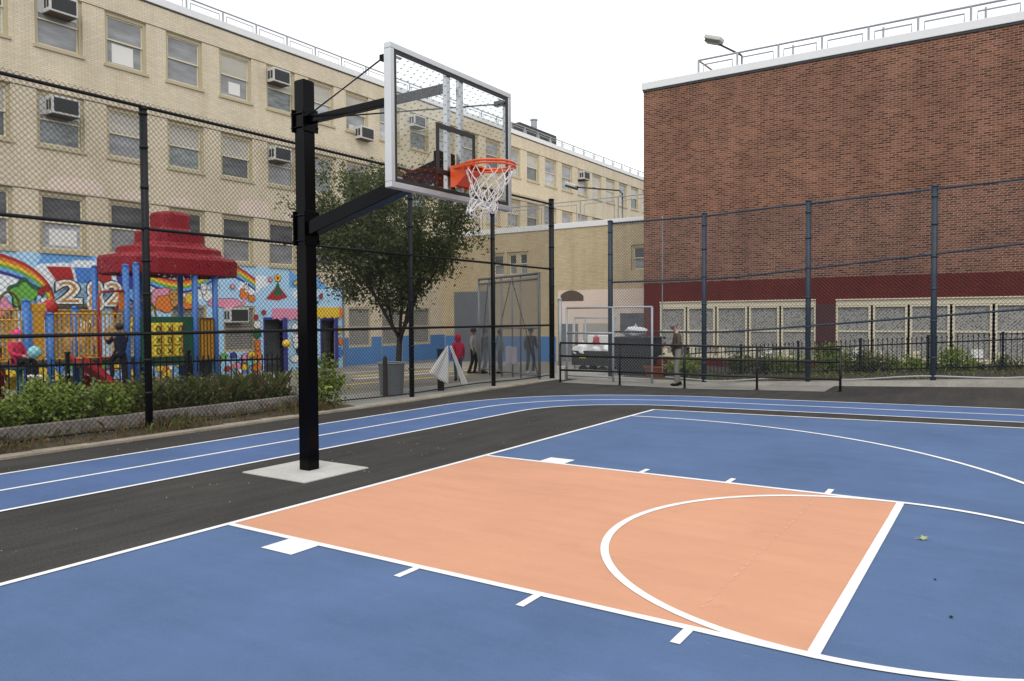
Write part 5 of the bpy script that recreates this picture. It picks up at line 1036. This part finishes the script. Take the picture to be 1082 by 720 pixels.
ph=MB(); ph.obox((.38,.02,1.14),(.02,.08,.15),0,0,Matrix.Rotation(-.6,3,'Y')); o=ph.build('phone',M['ironblk'],bevel=.004); o.matrix_world=Matrix.Translation(man.location)@Matrix.Rotation(math.radians(214),4,'Z')@Matrix.Scale(1.56/1.75,4); tag(o,'small dark phone held in the hands of the man in the cap','phone')
PINK=fab('raspberry_jacket',(.52,.035,.085)); HOT=fab('hot_pink_wool',(.72,.07,.22)); NAVY=fab('navy_jacket',(.012,.016,.034)); DKT=fab('dark_trousers',(.016,.016,.020)); WSH=plain('white_sneakers',(.6,.6,.6),.6); JE=fab('blue_jeans',(.05,.08,.14)); TEALJ=fab('grey_blue_jacket',(.10,.17,.21)); GRJ=fab('light_grey_jacket',(.28,.28,.28)); BLK=fab('black_jacket',(.010,.010,.012)); REDT=fab('red_trousers',(.32,.03,.04))
sit=dict(pelvis=(0,0,.95),hipL=(.03,.09,.93),hipR=(.03,-.09,.93),knL=(.42,.12,.98),knR=(.40,-.11,1.0),anL=(.46,.12,.58),anR=(.42,-.11,.60),elL=(.06,.25,1.16),wrL=(.28,.16,1.08),elR=(.06,-.25,1.16),wrR=(.30,-.14,1.10))
k_=1.35/1.75; zs=.80
person('girl in pink pom-pom hat and raspberry jacket sitting on the teal pod',(PX0+.32,3.50,zs-.80*k_-.045),math.radians(30),1.35,sit,PINK,DKT,WSH,M['skin1'],HBr,('bobble',HOT),True,look=.1,tilt=-.2)
mb=MB(); mb.ell((0,0,0),(.13,.13,.13),16,12); tag(mb.build('teal_ball',plain('pale_teal_ball',(.22,.50,.55),.5),smooth=True,loc=(PX0+.32+.40*math.cos(.52),3.50+.40*math.sin(.52),1.06)),'pale teal ball held on the lap of the girl in pink','ball')
clm=dict(knL=(.28,.12,.74),anL=(.22,.12,.34),hipL=(.04,.09,.91),elL=(.16,.22,1.22),wrL=(.36,.20,1.30),elR=(.16,-.22,1.2),wrR=(.36,-.2,1.2),knR=(.0,-.09,.50))
person('child in navy jacket climbing the red ladder with one knee raised',(PX0+.72,5.46,.22),math.radians(178),1.40,clm,NAVY,DKT,M['ironblk'],M['skin2'],HB,None,True)
kids='children in the yard behind the left fence'
wl=dict(knL=(.10,.10,.50),anL=(.02,.10,.08),knR=(.0,-.10,.5),anR=(-.14,-.1,.09),wrL=(.16,.24,.95))
person('child in raspberry hooded jacket, left end of the yard group',(-8.05,13.65,gz(-8.05,13.65)+.005),math.radians(150),1.33,{},PINK,JE,M['ironblk'],M['skin2'],HB,('hood',PINK),True)
person('child in light grey jacket just right of the white cloth strip',(-10.05,17.1,gz(-10.05,17.1)+.005),math.radians(20),1.56,wl,GRJ,DKT,M['ironblk'],M['skin2'],HB,None,True)
person('child in navy jacket between grey and grey blue jacketed children',(-9.74,17.34,gz(-9.74,17.34)+.005),math.radians(60),1.52,wl,NAVY,JE,M['ironblk'],M['skin2'],HB,None,True)
person('child in grey blue jacket right behind the tall fence post',(-9.19,17.48,gz(-9.19,17.48)+.005),math.radians(200),1.48,{},TEALJ,DKT,M['ironblk'],M['skin1'],HBr,None,True,True)
person('child in black jacket and dark trousers walking right of the lilac cloth',(-8.21,17.87,gz(-8.21,17.87)+.005),math.radians(330),1.52,wl,BLK,DKT,WSH,M['skin2'],HB,None,True)
person('child in red trousers and white shoes standing behind the play deck',(-13.5,3.95,gz(-13.5,3.95)+.005),math.radians(80),1.30,wl,fab('orange_top',(.5,.14,.03)),REDT,WSH,M['skin2'],HB,None,True)
